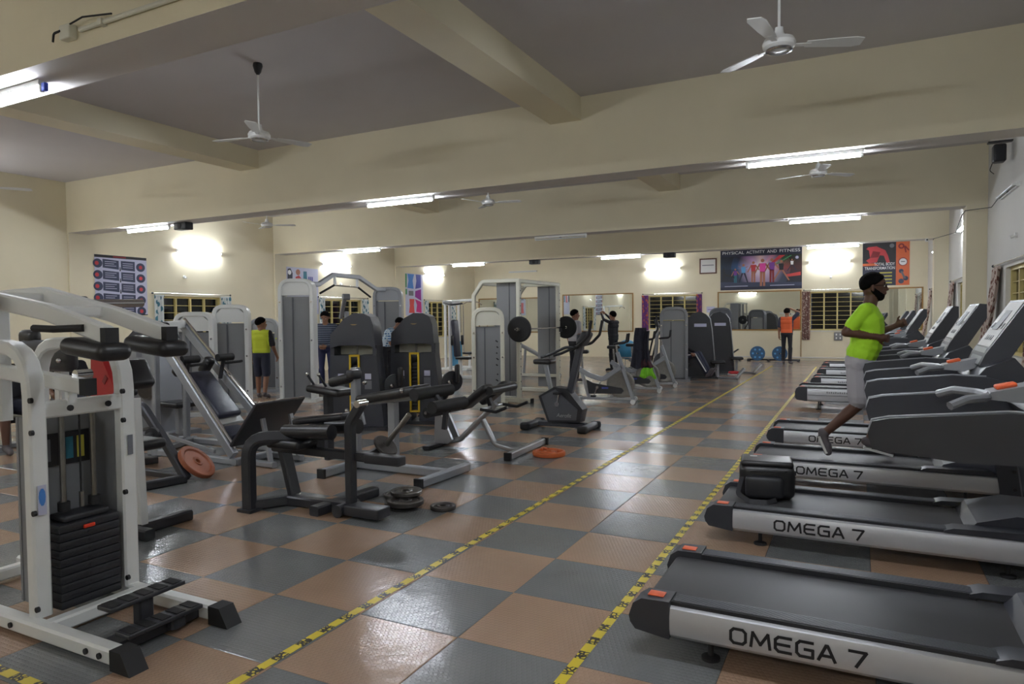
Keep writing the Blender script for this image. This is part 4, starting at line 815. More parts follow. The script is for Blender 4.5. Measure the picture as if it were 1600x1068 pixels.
# ================================================================== BACK EXTENSION BENCH
t = wthing('back_extension_bench', 'silver tube back extension bench with black pads and foam rollers', 'gym machine', (-4.0, 7.05, 0))
MB().tube([(-4.56, 7.05, .06), (-4.30, 7.05, .10), (-3.80, 7.05, .56)], .034, 12, .12).build('main_tube', 'silver', t); MB().tube([(-3.98, 7.05, .36), (-3.82, 7.05, .08), (-3.60, 7.05, .04), (-3.44, 7.08, .045)], .034, 12, .12).build('support_tube', 'silver', t)
MB().bar([(-3.42, 6.62, .045), (-3.46, 7.62, .045)], .075, .075).build('rear_foot', 'silver', t)
for y in (6.60, 7.64): MB().box((-3.42-.02*(y > 7), y, .045), (.085, .03, .085)).build('foot_cap', 'rubber', t)
MB().bar([(-4.58, 6.72, .03), (-4.58, 7.40, .03)], .09, .04).build('front_foot', 'black_metal', t); MB().prism([(-4.62, .05), (-4.42, .05), (-4.36, .10), (-4.52, .42), (-4.60, .42)], 6.96, 7.0, 'y').build('ankle_plate', 'silver', t); MB().prism([(-4.62, .05), (-4.42, .05), (-4.36, .10), (-4.52, .42), (-4.60, .42)], 7.12, 7.16, 'y').build('ankle_plate', 'silver', t)
for y0, y1 in ((6.66, 6.98), (7.12, 7.44)):
    MB().cyl((-4.52, y0, .46), (-4.50, y1, .46), .062, 16).build('foam_roller', 'black_vinyl', t)
    MB().rbox((-3.93, (y0+y1)/2, .66), (.42, .24, .09), .04, (0, R(-38), 0), 4).build('hip_pad', 'black_vinyl', t)
MB().cyl((-4.52, 6.64, .46), (-4.50, 7.46, .46), .02, 10).build('roller_axle', 'chrome', t); MB().bar([(-3.86, 7.05, .50), (-3.90, 7.05, .62)], .07, .05).build('pad_bracket', 'black_metal', t)
MB().cyl((-3.72, 6.74, .74), (-3.72, 7.36, .74), .05, 14).build('foam_roller', 'black_vinyl', t)
for y in (6.78, 7.32): MB().tube([(-3.86, y, .52), (-3.66, y, .50), (-3.52, y, .56)], .018, 8, .04).build('hand_grip', 'rubber', t); MB().cyl((-3.86, 7.05, .52), (-3.86, y, .52), .016, 8).build('grip_bar', 'silver', t)
done()
# ================================================================== dark stack machines with yellow slot (local: x right, front faces -y)
def dark_stack(label, loc, rz, extras=True):
    t = thing('weight_stack_machine', label, 'gym machine', loc, rz, 'dark selectorised machines')
    out = [(-.41, .02), (-.38, .55), (-.35, 1.10), (-.34, 1.36), (-.26, 1.44), (-.14, 1.58), (.0, 1.655), (.14, 1.65), (.24, 1.60), (.28, 1.48), (.31, 1.10), (.36, .55), (.41, .02)]
    lower = [p for p in out if p[1] <= 1.10]; 
    MB().prism([(-.41, .02), (-.38, .55), (-.355, 1.06), (-.06, 1.06), (-.06, .04), ], -.18, .18, 'y').build('shroud_panel', 'dark_plastic', t, 30)
    MB().prism([(.06, .04), (.06, 1.06), (.31, 1.06), (.36, .55), (.41, .02)], -.18, .18, 'y').build('shroud_panel', 'dark_plastic', t, 30)
    MB().prism([(-.35, 1.16), (-.34, 1.36), (-.26, 1.44), (-.14, 1.58), (.0, 1.655), (.14, 1.65), (.24, 1.60), (.28, 1.48), (.305, 1.16), (.2, 1.20), (-.22, 1.20)], -.2, .2, 'y').build('top_cowl', 'dark_plastic', t, 30)
    for x_ in (-.33, .285): MB().bb((x_-.03, -.16, 1.0), (x_+.03, .16, 1.2)).build('side_post', 'dark_plastic', t)
    MB().bb((-.3, .12, 1.04), (.28, .16, 1.2)).build('rear_web', 'cream_metal', t); MB().cyl((0, -.05, 1.0), (0, -.05, 1.22), .012, 8).build('cable', 'steel', t)
    f = .014; yf = MB()
    yf.bb((-.075, -.205, .20), (-.05, -.18, 1.06)).bb((.05, -.205, .20), (.075, -.18, 1.06)).bb((-.075, -.205, 1.04), (.075, -.18, 1.07)).bb((-.075, -.205, .18), (.075, -.18, .205)); yf.build('slot_frame', 'yellow_trim', t)
    for k in range(14):
        MB().rbox((0, -.06, .24+k*.05), (.11, .18, .045), .006, None, 1).build('stack_plate', 'black_plastic', t)
    for x_ in (-.20, .19):
        MB().bb((x_-.045, -.183, .72), (x_+.045, -.18, .80)).build('placard', 'print_lilac', t); MB().bb((x_-.05, -.183, .58), (x_+.05, -.18, .70)).build('placard', 'print_grey', t)
    MB().bb((-.46, -.25, 0), (.46, .25, .05)).build('base', 'black_metal', t); MB().prism([(-.05, 1.50), (.05, 1.50), (.02, 1.485), (-.02, 1.485)], -.203, -.2, 'y').build('emblem', 'brass', t)
    if extras:   # seat and levers on the far side
        MB().bar([(.0, .2, .05), (.0, 1.0, .05)], .09, .07).build('base_rail', 'black_metal', t); MB().bar([(-.3, 1.0, .04), (.3, 1.0, .04)], .08, .07).build('foot_rail', 'black_metal', t)
        MB().bar([(.0, .62, .06), (0, .62, .42)], .08, .08).build('seat_post', 'black_metal', t); MB().rbox((0, .60, .47), (.38, .40, .08), .035, None, 4).build('seat', 'black_vinyl', t); MB().rbox((0, .33, .74), (.36, .08, .52), .035, (R(12), 0, 0), 4).build('backrest', 'black_vinyl', t)
        MB().lathe([(0, 0), (.14, 0), (.16, .02), (.16, .05), (.1, .06), (0, .06)], (.52, .02, .62), (.5, -1, 0), 22).build('cam_disc', 'black_plastic', t); MB().rbox((.62, -.05, .74), (.06, .16, .28), .025).build('roller_pad', 'black_vinyl', t); MB().bar([(.36, .1, .3), (.55, .05, .62)], .07, .07).build('lever', 'black_metal', t); MB().ball((.5, -.08, .62), .03, 10).build('knob', 'chrome', t)
    return t
dark_stack('dark grey weight stack machine with yellow slot behind the leg curl bench', (-6.42, 7.75, 0), R(22))
dark_stack('dark grey weight stack machine with yellow slot behind the back extension bench', (-5.96, 8.55, 0), R(22))
# ================================================================== rounded towers
def tower(name, label, loc, rz, W, H, D, frame, panel, round_=.22, lettering=None, inset=True, group=None):
    """weight tower: hoop frame with a panel set between its legs"""
    t = thing(name, label, 'gym machine', loc, rz, group); fwid = .075
    MB().bar([(-W/2+fwid/2, 0, 0), (-W/2+fwid/2, 0, H-fwid/2), (W/2-fwid/2, 0, H-fwid/2), (W/2-fwid/2, 0, 0)], D, fwid, up=(1, 0, 0), fil=round_).build('hoop_frame', frame, t)
    MB().bb((-W/2+fwid, -D*.30, .08), (W/2-fwid, D*.30, H-.34)).build('shroud', panel, t)
    MB().prism([(-W/2+fwid, H-.32), (-W/2+fwid, H-.16), (-W/2+.16, H-fwid), (W/2-.16, H-fwid), (W/2-fwid, H-.16), (W/2-fwid, H-.32)], -D*.42, D*.42, 'y').build('head_plate', frame, t)
    MB().bb((-W*.12, -D*.34, .10), (-W*.08, -D*.30, H-.36)).build('shroud_rib', 'grey_dark_panel', t)
    MB().bb((-W/2-.05, -D*.8, 0), (W/2+.05, D*.8, .06)).build('base_plate', frame, t)
    for s_ in (-1, 1):
        for z in (.3, H*.5, H-.45): MB().cyl((s_*(W/2-fwid/2), -D/2, z), (s_*(W/2-fwid/2), -D/2-.012, z), .016, 10).build('bolt', 'chrome', t)
    if lettering:
        for k in range(9): MB().box((W*.26+.012*(k % 2), -D*.305, H-.60-k*.105-(.06 if k > 4 else 0)), (.05-.012*(k % 3), .004, .022), (0, R(35), 0)).build('faded_letter', 'ink', t)
    return t
tower('cable_tower', 'light grey cable crossover tower nearer the boy, tall with rounded top', (-9.62, 9.85, 0), R(25), .68, 2.36, .26, 'white_metal', 'grey_panel', .2, group='cable crossover')
t2 = tower('cable_tower', 'light grey cable crossover tower behind the man in plaid shirt', (-10.12, 13.35, 0), R(25), .70, 2.34, .26, 'silver_paint', 'grey_panel', .2, group='cable crossover')
t = wthing('pull_up_bar', 'silver bent pull-up bar bridging the two cable crossover towers', 'pull-up bar', (-9.8, 11.6, 2.3))
MB().bar([(-9.52, 10.12, 2.27), (-9.55, 10.35, 2.27), (-9.7, 10.95, 2.50), (-9.85, 11.95, 2.50), (-9.98, 12.7, 2.27), (-10.02, 13.08, 2.27)], .07, .09, fil=.15).build('bridge_beam', 'silver_paint', t)
for a, b in (((-9.68, 10.95, 2.28), (-9.6, 10.45, 2.10)), ((-9.88, 11.95, 2.28), (-9.98, 12.5, 2.08))): MB().cyl(a, b, .022, 10).build('hand_grip', 'rubber', t)
MB().cyl((-9.68, 10.95, 2.28), (-9.88, 11.95, 2.28), .016, 10).build('cross_grip', 'chrome', t)
for p in ((-9.7, 11.0, 2.28), (-9.86, 11.9, 2.28)): MB().bar([p, (p[0], p[1], 2.48)], .05, .05).build('hanger', 'white_metal', t)
done()
t = wthing('lever_press', 'grey lever arm machine standing inside the cable crossover', 'gym machine', (-10.4, 12.2, 0))
MB().bar([(-10.4, 12.2, .04), (-10.35, 12.1, 1.75)], .09, .09).build('post', 'silver_paint', t); MB().bar([(-10.6, 12.2, 1.62), (-9.95, 11.6, 2.06)], .08, .08).build('lever', 'silver_paint', t); MB().cyl((-9.98, 11.56, 2.06), (-9.9, 11.68, 2.06), .07, 14).build('pulley', 'grey_panel', t); MB().bar([(-10.9, 12.2, .04), (-9.9, 12.2, .04)], .1, .08).build('base_rail', 'silver_paint', t); MB().bar([(-10.4, 11.8, .04), (-10.4, 12.6, .04)], .1, .08).build('base_rail', 'silver_paint', t)
done()
tower('weight_tower', 'white topped grey weight tower standing before the first window', (-9.85, 7.75, 0), R(38), .62, 1.72, .30, 'white_metal', 'grey_panel', .16, group='white towers')
tower('weight_tower', 'taller white topped weight tower behind another white tower by first window', (-10.15, 8.75, 0), R(38), .62, 1.86, .30, 'white_metal', 'grey_panel', .16, group='white towers')
tower('pulley_tower', 'cream and grey pulley tower with faded vertical lettering beside the power rack', (-5.86, 10.6, 0), R(28), .58, 1.76, .26, 'cream_metal', 'grey_panel', .18, True)
tower('weight_tower', 'plain mid grey weight tower at the end of spin bikes', (-4.0, 16.55, 0), R(14), .66, 1.80, .34, 'grey_panel', 'grey_panel', .2)
tower('weight_tower', 'grey rounded weight tower behind the boy in yellow shirt', (-11.75, 11.0, 0), R(38), .62, 1.62, .30, 'silver_paint', 'grey_dark_panel', .2)
tower('weight_tower', 'slate grey weight tower nearest the mirror under the banner', (-3.75, 21.4, 0), R(10), .66, 1.82, .34, 'grey_dark_panel', 'grey_panel', .2)
# leaning grey machine behind the hack squat
t = wthing('glute_machine', 'light grey rounded shroud machine with dark cap behind hack squat sled', 'gym machine', (-8.2, 5.75, 0)); t.location = (-8.85, 6.2, 0)
MB().prism([(-8.55, .0), (-8.52, 1.10), (-8.42, 1.34), (-8.2, 1.46), (-7.95, 1.42), (-7.82, 1.2), (-7.78, 0)], 5.6, 5.95, 'y').build('shroud', 'silver_paint', t, 30); MB().prism([(-8.47, 1.30), (-8.2, 1.49), (-7.93, 1.45), (-7.85, 1.33), (-8.0, 1.36), (-8.3, 1.36)], 5.57, 5.98, 'y').build('cap', 'dark_plastic', t)
MB().lathe([(.05, 0), (.2, 0), (.22, .02), (.2, .04), (.05, .04)], (-7.98, 5.56, .72), (0, -1, 0), 24).build('cam_disc', 'steel', t); MB().bb((-8.7, 5.4, 0), (-7.6, 6.1, .06)).build('base_plate', 'silver_paint', t); MB().rbox((-7.55, 5.7, .45), (.4, .36, .08), .03).build('seat', 'black_vinyl', t); MB().bar([(-7.55, 5.7, .05), (-7.55, 5.7, .42)], .07, .07).build('seat_post', 'silver_paint', t); MB().bb((-8.25, 5.595, 1.08), (-8.13, 5.6, 1.28)).build('placard', 'print_grey', t)
done()
# ================================================================== black shroud machines near far tower + one the person sits at
def black_shroud(label, loc, rz):
    t = thing('shroud_machine', label, 'gym machine', loc, rz, 'black shroud machines')
    MB().prism([(-.36, .04), (-.33, 1.25), (-.28, 1.50), (-.16, 1.64), (.02, 1.69), (.16, 1.62), (.26, 1.50), (.30, 1.25), (.40, .04)], -.16, .16, 'y').build('shroud', 'black_plastic', t, 30)
    MB().tube([(.18, -.17, 1.63), (.27, -.17, 1.50), (.31, -.17, 1.25), (.41, -.17, .05)], .014, 8).build('edge_trim', 'silver', t); MB().bb((-.12, -.17, 1.30), (.18, -.16, 1.38)).build('label_strip', 'print_lilac', t)
    MB().bb((-.42, -.2, 0), (.46, .2, .045)).build('base', 'black_metal', t); MB().bar([(.3, -.1, .03), (.95, -.35, .03)], .07, .05).build('foot_rail', 'silver_paint', t); MB().rbox((.45, -.32, .42), (.34, .34, .07), .03).build('seat', 'black_vinyl', t); MB().bar([(.45, -.25, .04), (.45, -.25, .4)], .06, .06).build('seat_post', 'silver_paint', t)
    MB().rbox((.98, -.38, .16), (.05, .36, .30), .01, (0, R(40), 0)).build('foot_plate', 'silver', t); MB().bar([(.9, -.38, .03), (.98, -.38, .16)], .05, .05).build('plate_bracket', 'silver_paint', t)
    return t
black_shroud('black shroud leg machine with seated person in striped track pants', (-3.62, 17.65, 0), R(12)); black_shroud('black shroud machine standing beyond the one in use, with red shoes beside it', (-3.45, 19.45, 0), R(12))
t = thing('trainers', 'pair of dark red trainers on the floor by black shroud machine', 'shoes', (-2.95, 18.9, 0), .5)
for s_ in (-1, 1): MB().rbox((0, s_*.07, .045), (.27, .09, .09), .035).build('upper', 'red_paint', t); MB().rbox((0, s_*.07, .012), (.29, .10, .024), .01).build('sole', 'paper', t)
# ================================================================== power rack / smith machine
t = wthing('power_rack', 'white perforated power rack with grey tall covers and a barbell', 'power rack', (-5.95, 12.3, 0))
for y in (11.30, 13.15):
    MB().bar([(-5.60, y, 0), (-5.60, y, 2.26)], .075, .075).build('front_upright', 'cream_metal', t); MB().bar([(-6.55, y, 0), (-6.55, y, 2.0), (-6.35, y, 2.26), (-5.60, y, 2.26)], .07, .07, up=(0, 1, 0), fil=.08).build('rear_upright', 'cream_metal', t)
    for k in range(14): MB().cyl((-5.56, y, .25+k*.14), (-5.559, y, .25+k*.14), .014, 8).build('pin_hole', 'ink', t)
    MB().bar([(-6.8, y, .04), (-5.35, y, .04)], .08, .08).build('base_rail', 'cream_metal', t); MB().box((-5.34, y, .04), (.03, .09, .09)).build('foot_cap', 'rubber', t)
    MB().bb((-6.12, y+.12, .10), (-5.72, y+.36, 2.24)).build('stack_cover', 'grey_panel', t); MB().bb((-5.86, y+.115, .10), (-5.84, y+.12, 2.24)).build('cover_seam', 'grey_dark_panel', t); MB().box((-5.56, y, 1.32), (.08, .06, .10)).build('bar_hook', 'black_metal', t)
    MB().bar([(-5.6, y, .35), (-6.5, y, .35)], .05, .06).build('side_rail', 'cream_metal', t)
MB().bar([(-5.60, 11.27, 2.25), (-5.60, 13.18, 2.25)], .07, .075).build('top_beam', 'cream_metal', t); MB().bar([(-6.4, 11.27, 2.22), (-6.4, 13.18, 2.22)], .06, .06).build('top_beam', 'cream_metal', t); MB().bar([(-6.6, 11.27, .05), (-6.6, 13.18, .05)], .07, .07).build('rear_beam', 'cream_metal', t)
done()
t = wthing('barbell', 'loaded barbell with large black plates racked in the power rack', 'barbell', (-5.50, 12.2, 1.34))
MB().cyl((-5.50, 10.95, 1.36), (-5.50, 13.6, 1.36), .014, 12).build('bar', 'chrome', t)
for y in (11.10, 13.32): MB().lathe([(.03, 0), (.07, 0), (.16, .012), (.21, .0), (.235, .01), (.235, .045), (.21, .055), (.16, .043), (.07, .055), (.03, .055)], (-5.50, y, 1.36), (0, 1, 0), 30).build('plate', 'rubber', t)
for y in (11.03, 13.42): MB().cyl((-5.50, y, 1.36), (-5.50, y+.04, 1.36), .032, 12).build('collar', 'steel', t)
done()
# ================================================================== white seated pulley machine + lat tower near left corner
t = wthing('pec_deck', 'white framed machine with tall narrow navy backrest beside the dark stacks', 'gym machine', (-9.4, 15.4, 0))
MB().rbox((-9.42, 15.3, 1.05), (.10, .26, .98), .045, (0, R(-5), 0), 4).build('backrest', 'navy_vinyl', t); MB().rbox((-9.15, 15.3, .54), (.42, .34, .07), .03).build('seat', 'black_vinyl', t); MB().bar([(-9.3, 15.3, .05), (-9.3, 15.3, .52)], .09, .09).build('seat_post', 'white_metal', t); MB().bar([(-9.9, 15.3, .04), (-8.7, 15.3, .04)], .09, .08).build('base_rail', 'white_metal', t); MB().bar([(-9.6, 15.3, .05), (-9.6, 15.3, 2.0)], .08, .08).build('post', 'white_metal', t); MB().bar([(-9.6, 15.0, 1.98), (-9.6, 15.75, 1.98)], .08, .12).build('top_beam', 'white_metal', t)
MB().tube([(-9.6, 15.0, 1.98), (-9.3, 14.9, 1.92), (-9.0, 14.95, 1.95)], .02, 8, .1).build('lat_bar', 'black_metal', t); MB().cyl((-9.45, 15.6, 1.2), (-9.45, 15.6, 1.95), .006, 6).build('cable', 'rubber', t)
for y in (15.05, 15.55): MB().rbox((-9.38, y, 1.0), (.06, .09, .26), .025).build('arm_pad', 'black_vinyl', t)
done()
t = wthing('lat_pulldown', 'white lat pulldown frame with blue stack guard below the far left window', 'gym machine', (-11.2, 18.2, 0))
for y in (17.9, 18.7): MB().bar([(-11.4, y, 0), (-11.4, y, 2.1)], .07, .07).build('post', 'white_metal', t); MB().cyl((-11.35, y+.2, .5), (-11.35, y+.2, 2.0), .012, 8).build('guide_rod', 'chrome', t)
MB().bar([(-11.4, 17.85, 2.1), (-11.4, 18.75, 2.1)], .07, .08).build('top_beam', 'white_metal', t); MB().bar([(-11.4, 18.3, 2.12), (-10.6, 18.2, 2.14)], .07, .07).build('boom', 'white_metal', t); MB().tube([(-10.65, 17.7, 2.0), (-10.62, 17.95, 2.08), (-10.6, 18.5, 2.08), (-10.58, 18.75, 2.0)], .015, 8, .06).build('lat_bar', 'chrome', t)
MB().bb((-11.3, 17.95, .1), (-11.26, 18.65, .85)).build('stack_guard', 'blue_ball', t); MB().bb((-11.5, 17.8, 0), (-10.6, 18.8, .06)).build('base', 'white_metal', t); MB().rbox((-10.75, 18.25, .5), (.34, .34, .07), .03).build('seat', 'black_vinyl', t); MB().bar([(-10.75, 18.25, .05), (-10.75, 18.25, .47)], .07, .07).build('seat_post', 'white_metal', t)
done()
t = thing('broom', 'straw broom leaning in corner between window and mirror', 'broom', (-13.9, 24.9, 0), 0); MB().cyl((0, 0, .35), (-.12, .5, 1.75), .014, 8).build('handle', 'straw', t); MB().lathe([(.03, .42), (.06, .36), (.14, .05), (.12, 0), (0, 0)], (0, 0, 0), (0, 0, 1), 14).build('brush', 'straw', t)
# ================================================================== UPRIGHT BIKE
t = wthing('upright_bike', 'grey upright exercise bike with silver script on its pentagon body', 'exercise bike', (-3.70, 8.82, 0))
MB().prism([(-4.02, .46), (-3.78, .60), (-3.60, .58), (-3.36, .30), (-3.40, .12), (-3.88, .10)], 8.72, 8.92, 'y').build('body_shell', 'black_plastic', t, 30); MB().prism([(-3.97, .46), (-3.76, .565), (-3.43, .30), (-3.45, .15), (-3.85, .13)], 8.706, 8.72, 'y').build('side_cover', 'grey_dark_panel', t)
text_part('Aerofit', .075, basis((-3.74, 8.702, .185), (1, 0, 0), (0, 0, 1)), 'silver', t, shear=.2)
MB().bar([(-4.05, 8.82, .07), (-3.35, 8.82, .07)], .10, .07).build('base_beam', 'dark_plastic', t)
for x_, w_ in ((-4.16, .5), (-3.30, .52)): MB().rbox((x_, 8.82, .05), (.11, w_, .09), .035).build('foot_bar', 'dark_plastic', t); [MB().rbox((x_, 8.82+s_*w_/2, .05), (.14, .10, .10), .03).build('foot_cap', 'rubber', t) for s_ in (-1, 1)]
MB().bar([(-3.86, 8.82, .50), (-3.95, 8.82, .90)], .07, .05).build('seat_post', 'silver_paint', t); MB().rbox((-3.97, 8.82, .945), (.28, .22, .075), .035, None, 4).build('saddle', 'black_vinyl', t)
MB().bar([(-3.58, 8.82, .52), (-3.42, 8.82, 1.18)], .10, .09).build('mast', 'dark_plastic', t); MB().rbox((-3.36, 8.82, 1.27), (.10, .28, .22), .04, (0, R(30), 0)).build('console', 'black_plastic', t); MB().bb((-3.44, 8.72, 1.22), (-3.42, 8.92, 1.33)).build('display', 'grey_dark_panel', t)
for s_ in (-1, 1):
    y = 8.82+s_*.22
    MB().tube([(-3.44, 8.82+s_*.06, 1.15), (-3.55, y, 1.16), (-3.80, y, 1.05), (-3.92, y, 1.02)], .020, 10, .08).build('seat_side_bar', 'black_plastic', t)
    MB().tube([(-3.44, 8.82+s_*.06, 1.17), (-3.34, y, 1.20), (-3.22, y, 1.32), (-3.18, y, 1.52)], .020, 10, .08).build('handlebar', 'rubber', t)
    MB().bar([(-3.73, 8.82+s_*.12, .36), (-3.73-s_*.03, 8.82+s_*.12, .36-s_*.15)], .03, .02).build('crank', 'chrome', t); MB().rbox((-3.73-s_*.03, 8.82+s_*.18, .36-s_*.16), (.1, .09, .03), .01).build('pedal', 'rubber', t)
MB().cyl((-3.73, 8.69, .36), (-3.73, 8.95, .36), .035, 14).build('crank_hub', 'chrome', t)
done()
# ================================================================== SPIN BIKES (local x forward)
def spin_bike(label, loc, rz):
    t = thing('spin_bike', label, 'exercise bike', loc, rz, 'silver spin bikes')
    for x_, w_ in ((-.50, .5), (.52, .52)): MB().bar([(x_, -w_/2, .05), (x_, w_/2, .05)], .07, .06).build('floor_bar', 'silver', t); [MB().cyl((x_, s_*w_/2, .045), (x_, s_*(w_/2+.03), .045), .045, 14).build('end_cap', 'white_plastic' if x_ > 0 else 'rubber', t) for s_ in (-1, 1)]
    MB().bar([(-.50, 0, .07), (.52, 0, .07)], .06, .05).build('lower_beam', 'silver', t); MB().bar([(.50, 0, .08), (.22, 0, .92)], .075, .07).build('head_tube', 'silver_paint', t); MB().bar([(-.50, 0, .62), (-.30, 0, .50), (-.05, 0, .42), (.30, 0, .66)], .075, .09, fil=.12).build('top_tube', 'silver_paint', t); MB().bar([(-.45, 0, .60), (-.30, 0, .08)], .06, .06).build('rear_stay', 'silver', t)
    MB().lathe([(.0, -.018), (.2, -.018), (.24, -.026), (.255, -.02), (.255, .02), (.24, .026), (.2, .018), (0, .018)], (.28, 0, .34), (0, 1, 0), 32).build('flywheel', 'steel', t)
    MB().prism([(-.30, .16), (-.34, .42), (-.22, .36), (.30, .27), (.34, .22), (.30, .17)], -.075, -.045, 'y').build('chain_guard', 'black_plastic', t); MB().bb((-.06, -.079, .255), (.06, -.075, .285)).build('badge', 'print_indigo', t)
    MB().cyl((-.42, 0, .58), (-.44, 0, .90), .02, 12).build('seat_post', 'chrome', t); MB().rbox((-.44, 0, .93), (.27, .17, .07), .033, None, 4).build('saddle', 'black_vinyl', t); MB().cyl((.22, 0, .90), (.20, 0, 1.08), .02, 12).build('bar_post', 'chrome', t)
    MB().tube([(.42, -.16, 1.26), (.40, -.22, 1.10), (.18, -.22, 1.08), (.18, .22, 1.08), (.40, .22, 1.10), (.42, .16, 1.26)], .018, 10, .06).build('handlebar', 'rubber', t)
    for s_ in (-1, 1): MB().bar([(-.14, s_*.10, .28), (-.14+s_*.06, s_*.10, .28+s_*.15)], .025, .02).build('crank', 'chrome', t); MB().rbox((-.14+s_*.06, s_*.16, .28+s_*.15), (.10, .09, .03), .01).build('pedal', 'rubber', t)
    MB().cyl((-.14, -.10, .28), (-.14, .10, .28), .03, 12).build('crank_hub', 'chrome', t)
    return t
sb = spin_bike('silver spin bike standing next to the grey upright bike', (-4.15, 11.95, 0), R(12))
dup(sb, (-4.2, 13.95, 0), R(12), 'silver spin bike with dark jacket and green shirt hung on it'); dup(sb, (-4.15, 15.1, 0), R(12), 'silver spin bike next to the plain grey weight tower')
# garments over the middle bike
mat('jacket', (46, 46, 58), .9, var=.2, vscale=12); mat('maroon', (70, 40, 48), .9); mat('lime_cloth', (120, 190, 40), .9)
t = thing('hanging_jacket', 'dark grey jacket draped over spin bike handlebar', 'jacket', (-3.97, 13.85, 0))
def drape(w, z0, z1, m_, nm, y=0, x=0, ph=0):
    mb = MB(); nx, nz = 16, 10; vs = []
    for side in (0, 1):
        for k in range(nz+1):
            tt = k/nz
            for i in range(nx+1):
                a = i/nx-.5; vs.append((x+a*w*(.55+.45*(1-tt))+.02*sin(tt*5+ph), y-.10*(1-tt)-.03*cos(a*14+ph)-.03*sin(tt*4)-.02*side, z0+(z1-z0)*tt+.03*sin(a*9+ph)*(1-tt)))
    N = (nx+1)*(nz+1); fs = []
    for k in range(nz):
        for i in range(nx): a = k*(nx+1)+i; fs += [(a, a+1, a+nx+2, a+nx+1), (N+a, N+a+nx+1, N+a+nx+2, N+a+1)]
    mb.add(vs, fs); return mb.build(nm, m_, t, 80)
drape(.42, .52, 1.34, 'jacket', 'jacket_body', -.14); drape(.16, .45, 1.28, 'jacket', 'sleeve', -.22, .14, 1.); drape(.24, .55, .78, 'maroon', 'lining', -.26, .16, 2.)
t = thing('hanging_shirt', 'lime green shirt hung low on a spin bike under dark jacket', 'shirt', (-3.85, 13.80, 0)); drape(.34, .36, .54, 'lime_cloth', 'cloth', -.36, .10, .6)
# elliptical trainer behind the bikes
t = wthing('elliptical_trainer', 'dark elliptical trainer with upright curved handles behind the spin bikes', 'elliptical', (-5.0, 17.6, 0))
for y in (17.4, 17.8): MB().tube([(-4.9, y, .35), (-4.75, y, 1.0), (-4.62, y, 1.25), (-4.66, y, 1.6)], .022, 10, .1).build('handle_arm', 'rubber', t); MB().rbox((-5.2, y, .22), (.4, .14, .05), .02).build('pedal', 'black_plastic', t)
MB().bar([(-5.7, 17.6, .05), (-4.3, 17.6, .05)], .09, .08).build('base_beam', 'silver', t); MB().bar([(-4.75, 17.6, .08), (-4.68, 17.6, 1.3)], .08, .08).build('mast', 'silver', t); MB().rbox((-4.7, 17.6, 1.4), (.06, .26, .2), .03, (0, R(-20), 0)).build('console', 'black_plastic', t); MB().lathe([(0, -.06), (.28, -.06), (.3, 0), (.28, .06), (0, .06)], (-4.5, 17.6, .36), (0, 1, 0), 26).build('drive_housing', 'grey_dark_panel', t)
for x_ in (-5.6, -4.35): MB().bar([(x_, 17.3, .04), (x_, 17.9, .04)], .07, .06).build('floor_bar', 'silver', t)
done()
t = thing('exercise_ball', 'light blue exercise ball on a steel ring stand behind spin bikes', 'exercise ball', (-6.0, 19.2, 0)); MB().ball((0, 0, .62), .29, 24).build('ball', 'blue_ball', t); MB().tube([(.2*cos(a*pi/6), .2*sin(a*pi/6), .40) for a in range(12)], .015, 8, closed=True).build('ring', 'silver', t)
for a in range(3): MB().cyl((.2*cos(a*2.1), .2*sin(a*2.1), .40), (.28*cos(a*2.1), .28*sin(a*2.1), 0), .014, 8).build('leg', 'silver', t)
# incline bench and dumbbell rack beyond the rack
t = thing('incline_bench', 'grey incline bench behind the power rack', 'bench', (-7.6, 16.6, 0), .2); MB().rbox((-.3, 0, .72), (.8, .3, .07), .03, (0, R(28), 0)).build('back_pad', 'grey_panel', t); MB().rbox((.28, 0, .48), (.36, .32, .07), .03).build('seat', 'grey_panel', t); MB().bar([(-.5, 0, .04), (.5, 0, .04)], .07, .07).build('base_rail', 'silver_paint', t); MB().bar([(.25, 0, .05), (.25, 0, .46)], .07, .07).build('seat_post', 'silver_paint', t); MB().bar([(-.45, 0, .05), (-.4, 0, .72)], .06, .06).build('back_post', 'silver_paint', t)
for x_ in (-.5, .5): MB().bar([(x_, -.25, .035), (x_, .25, .035)], .07, .06).build('foot_bar', 'silver_paint', t)
# far wall: blue plates on a low stand, bench frame
t = thing('plate_stand', 'low black stand by the far mirror', 'stand', (-2.75, 24.9, 0)); MB().bar([(-.7, 0, .05), (1.0, 0, .05)], .06, .06).build('rail', 'black_metal', t)
for x_ in (-.35, .35): MB().bar([(x_, 0, .05), (x_, .0, .30)], .05, .05).build('peg_post', 'black_metal', t)
for x_ in (-.65, .0, .95): MB().bar([(x_, -.25, .035), (x_, .25, .035)], .06, .06).build('foot_bar', 'black_metal', t)
for k, (x, lab) in enumerate(((-3.10, 'blue holed weight plate on the far stand, clear of the man'), (-2.38, 'blue holed weight plate on the far stand behind orange shirted man'))):
    t = thing('weight_plate', lab, 'weight plate', (x, 24.78, .27), 0, 'blue plates'); MB().lathe([(.03, -.02), (.24, -.02), (.25, -.01), (.25, .01), (.24, .02), (.03, .02)], (0, 0, 0), (0, 1, 0), 28).build('disc', 'blue_rubber', t)
    for a in range(6): MB().cyl((.15*cos(a*pi/3), -.022, .15*sin(a*pi/3)), (.15*cos(a*pi/3), -.0205, .15*sin(a*pi/3)), .035, 12).build('grip_hole', 'print_sky', t)
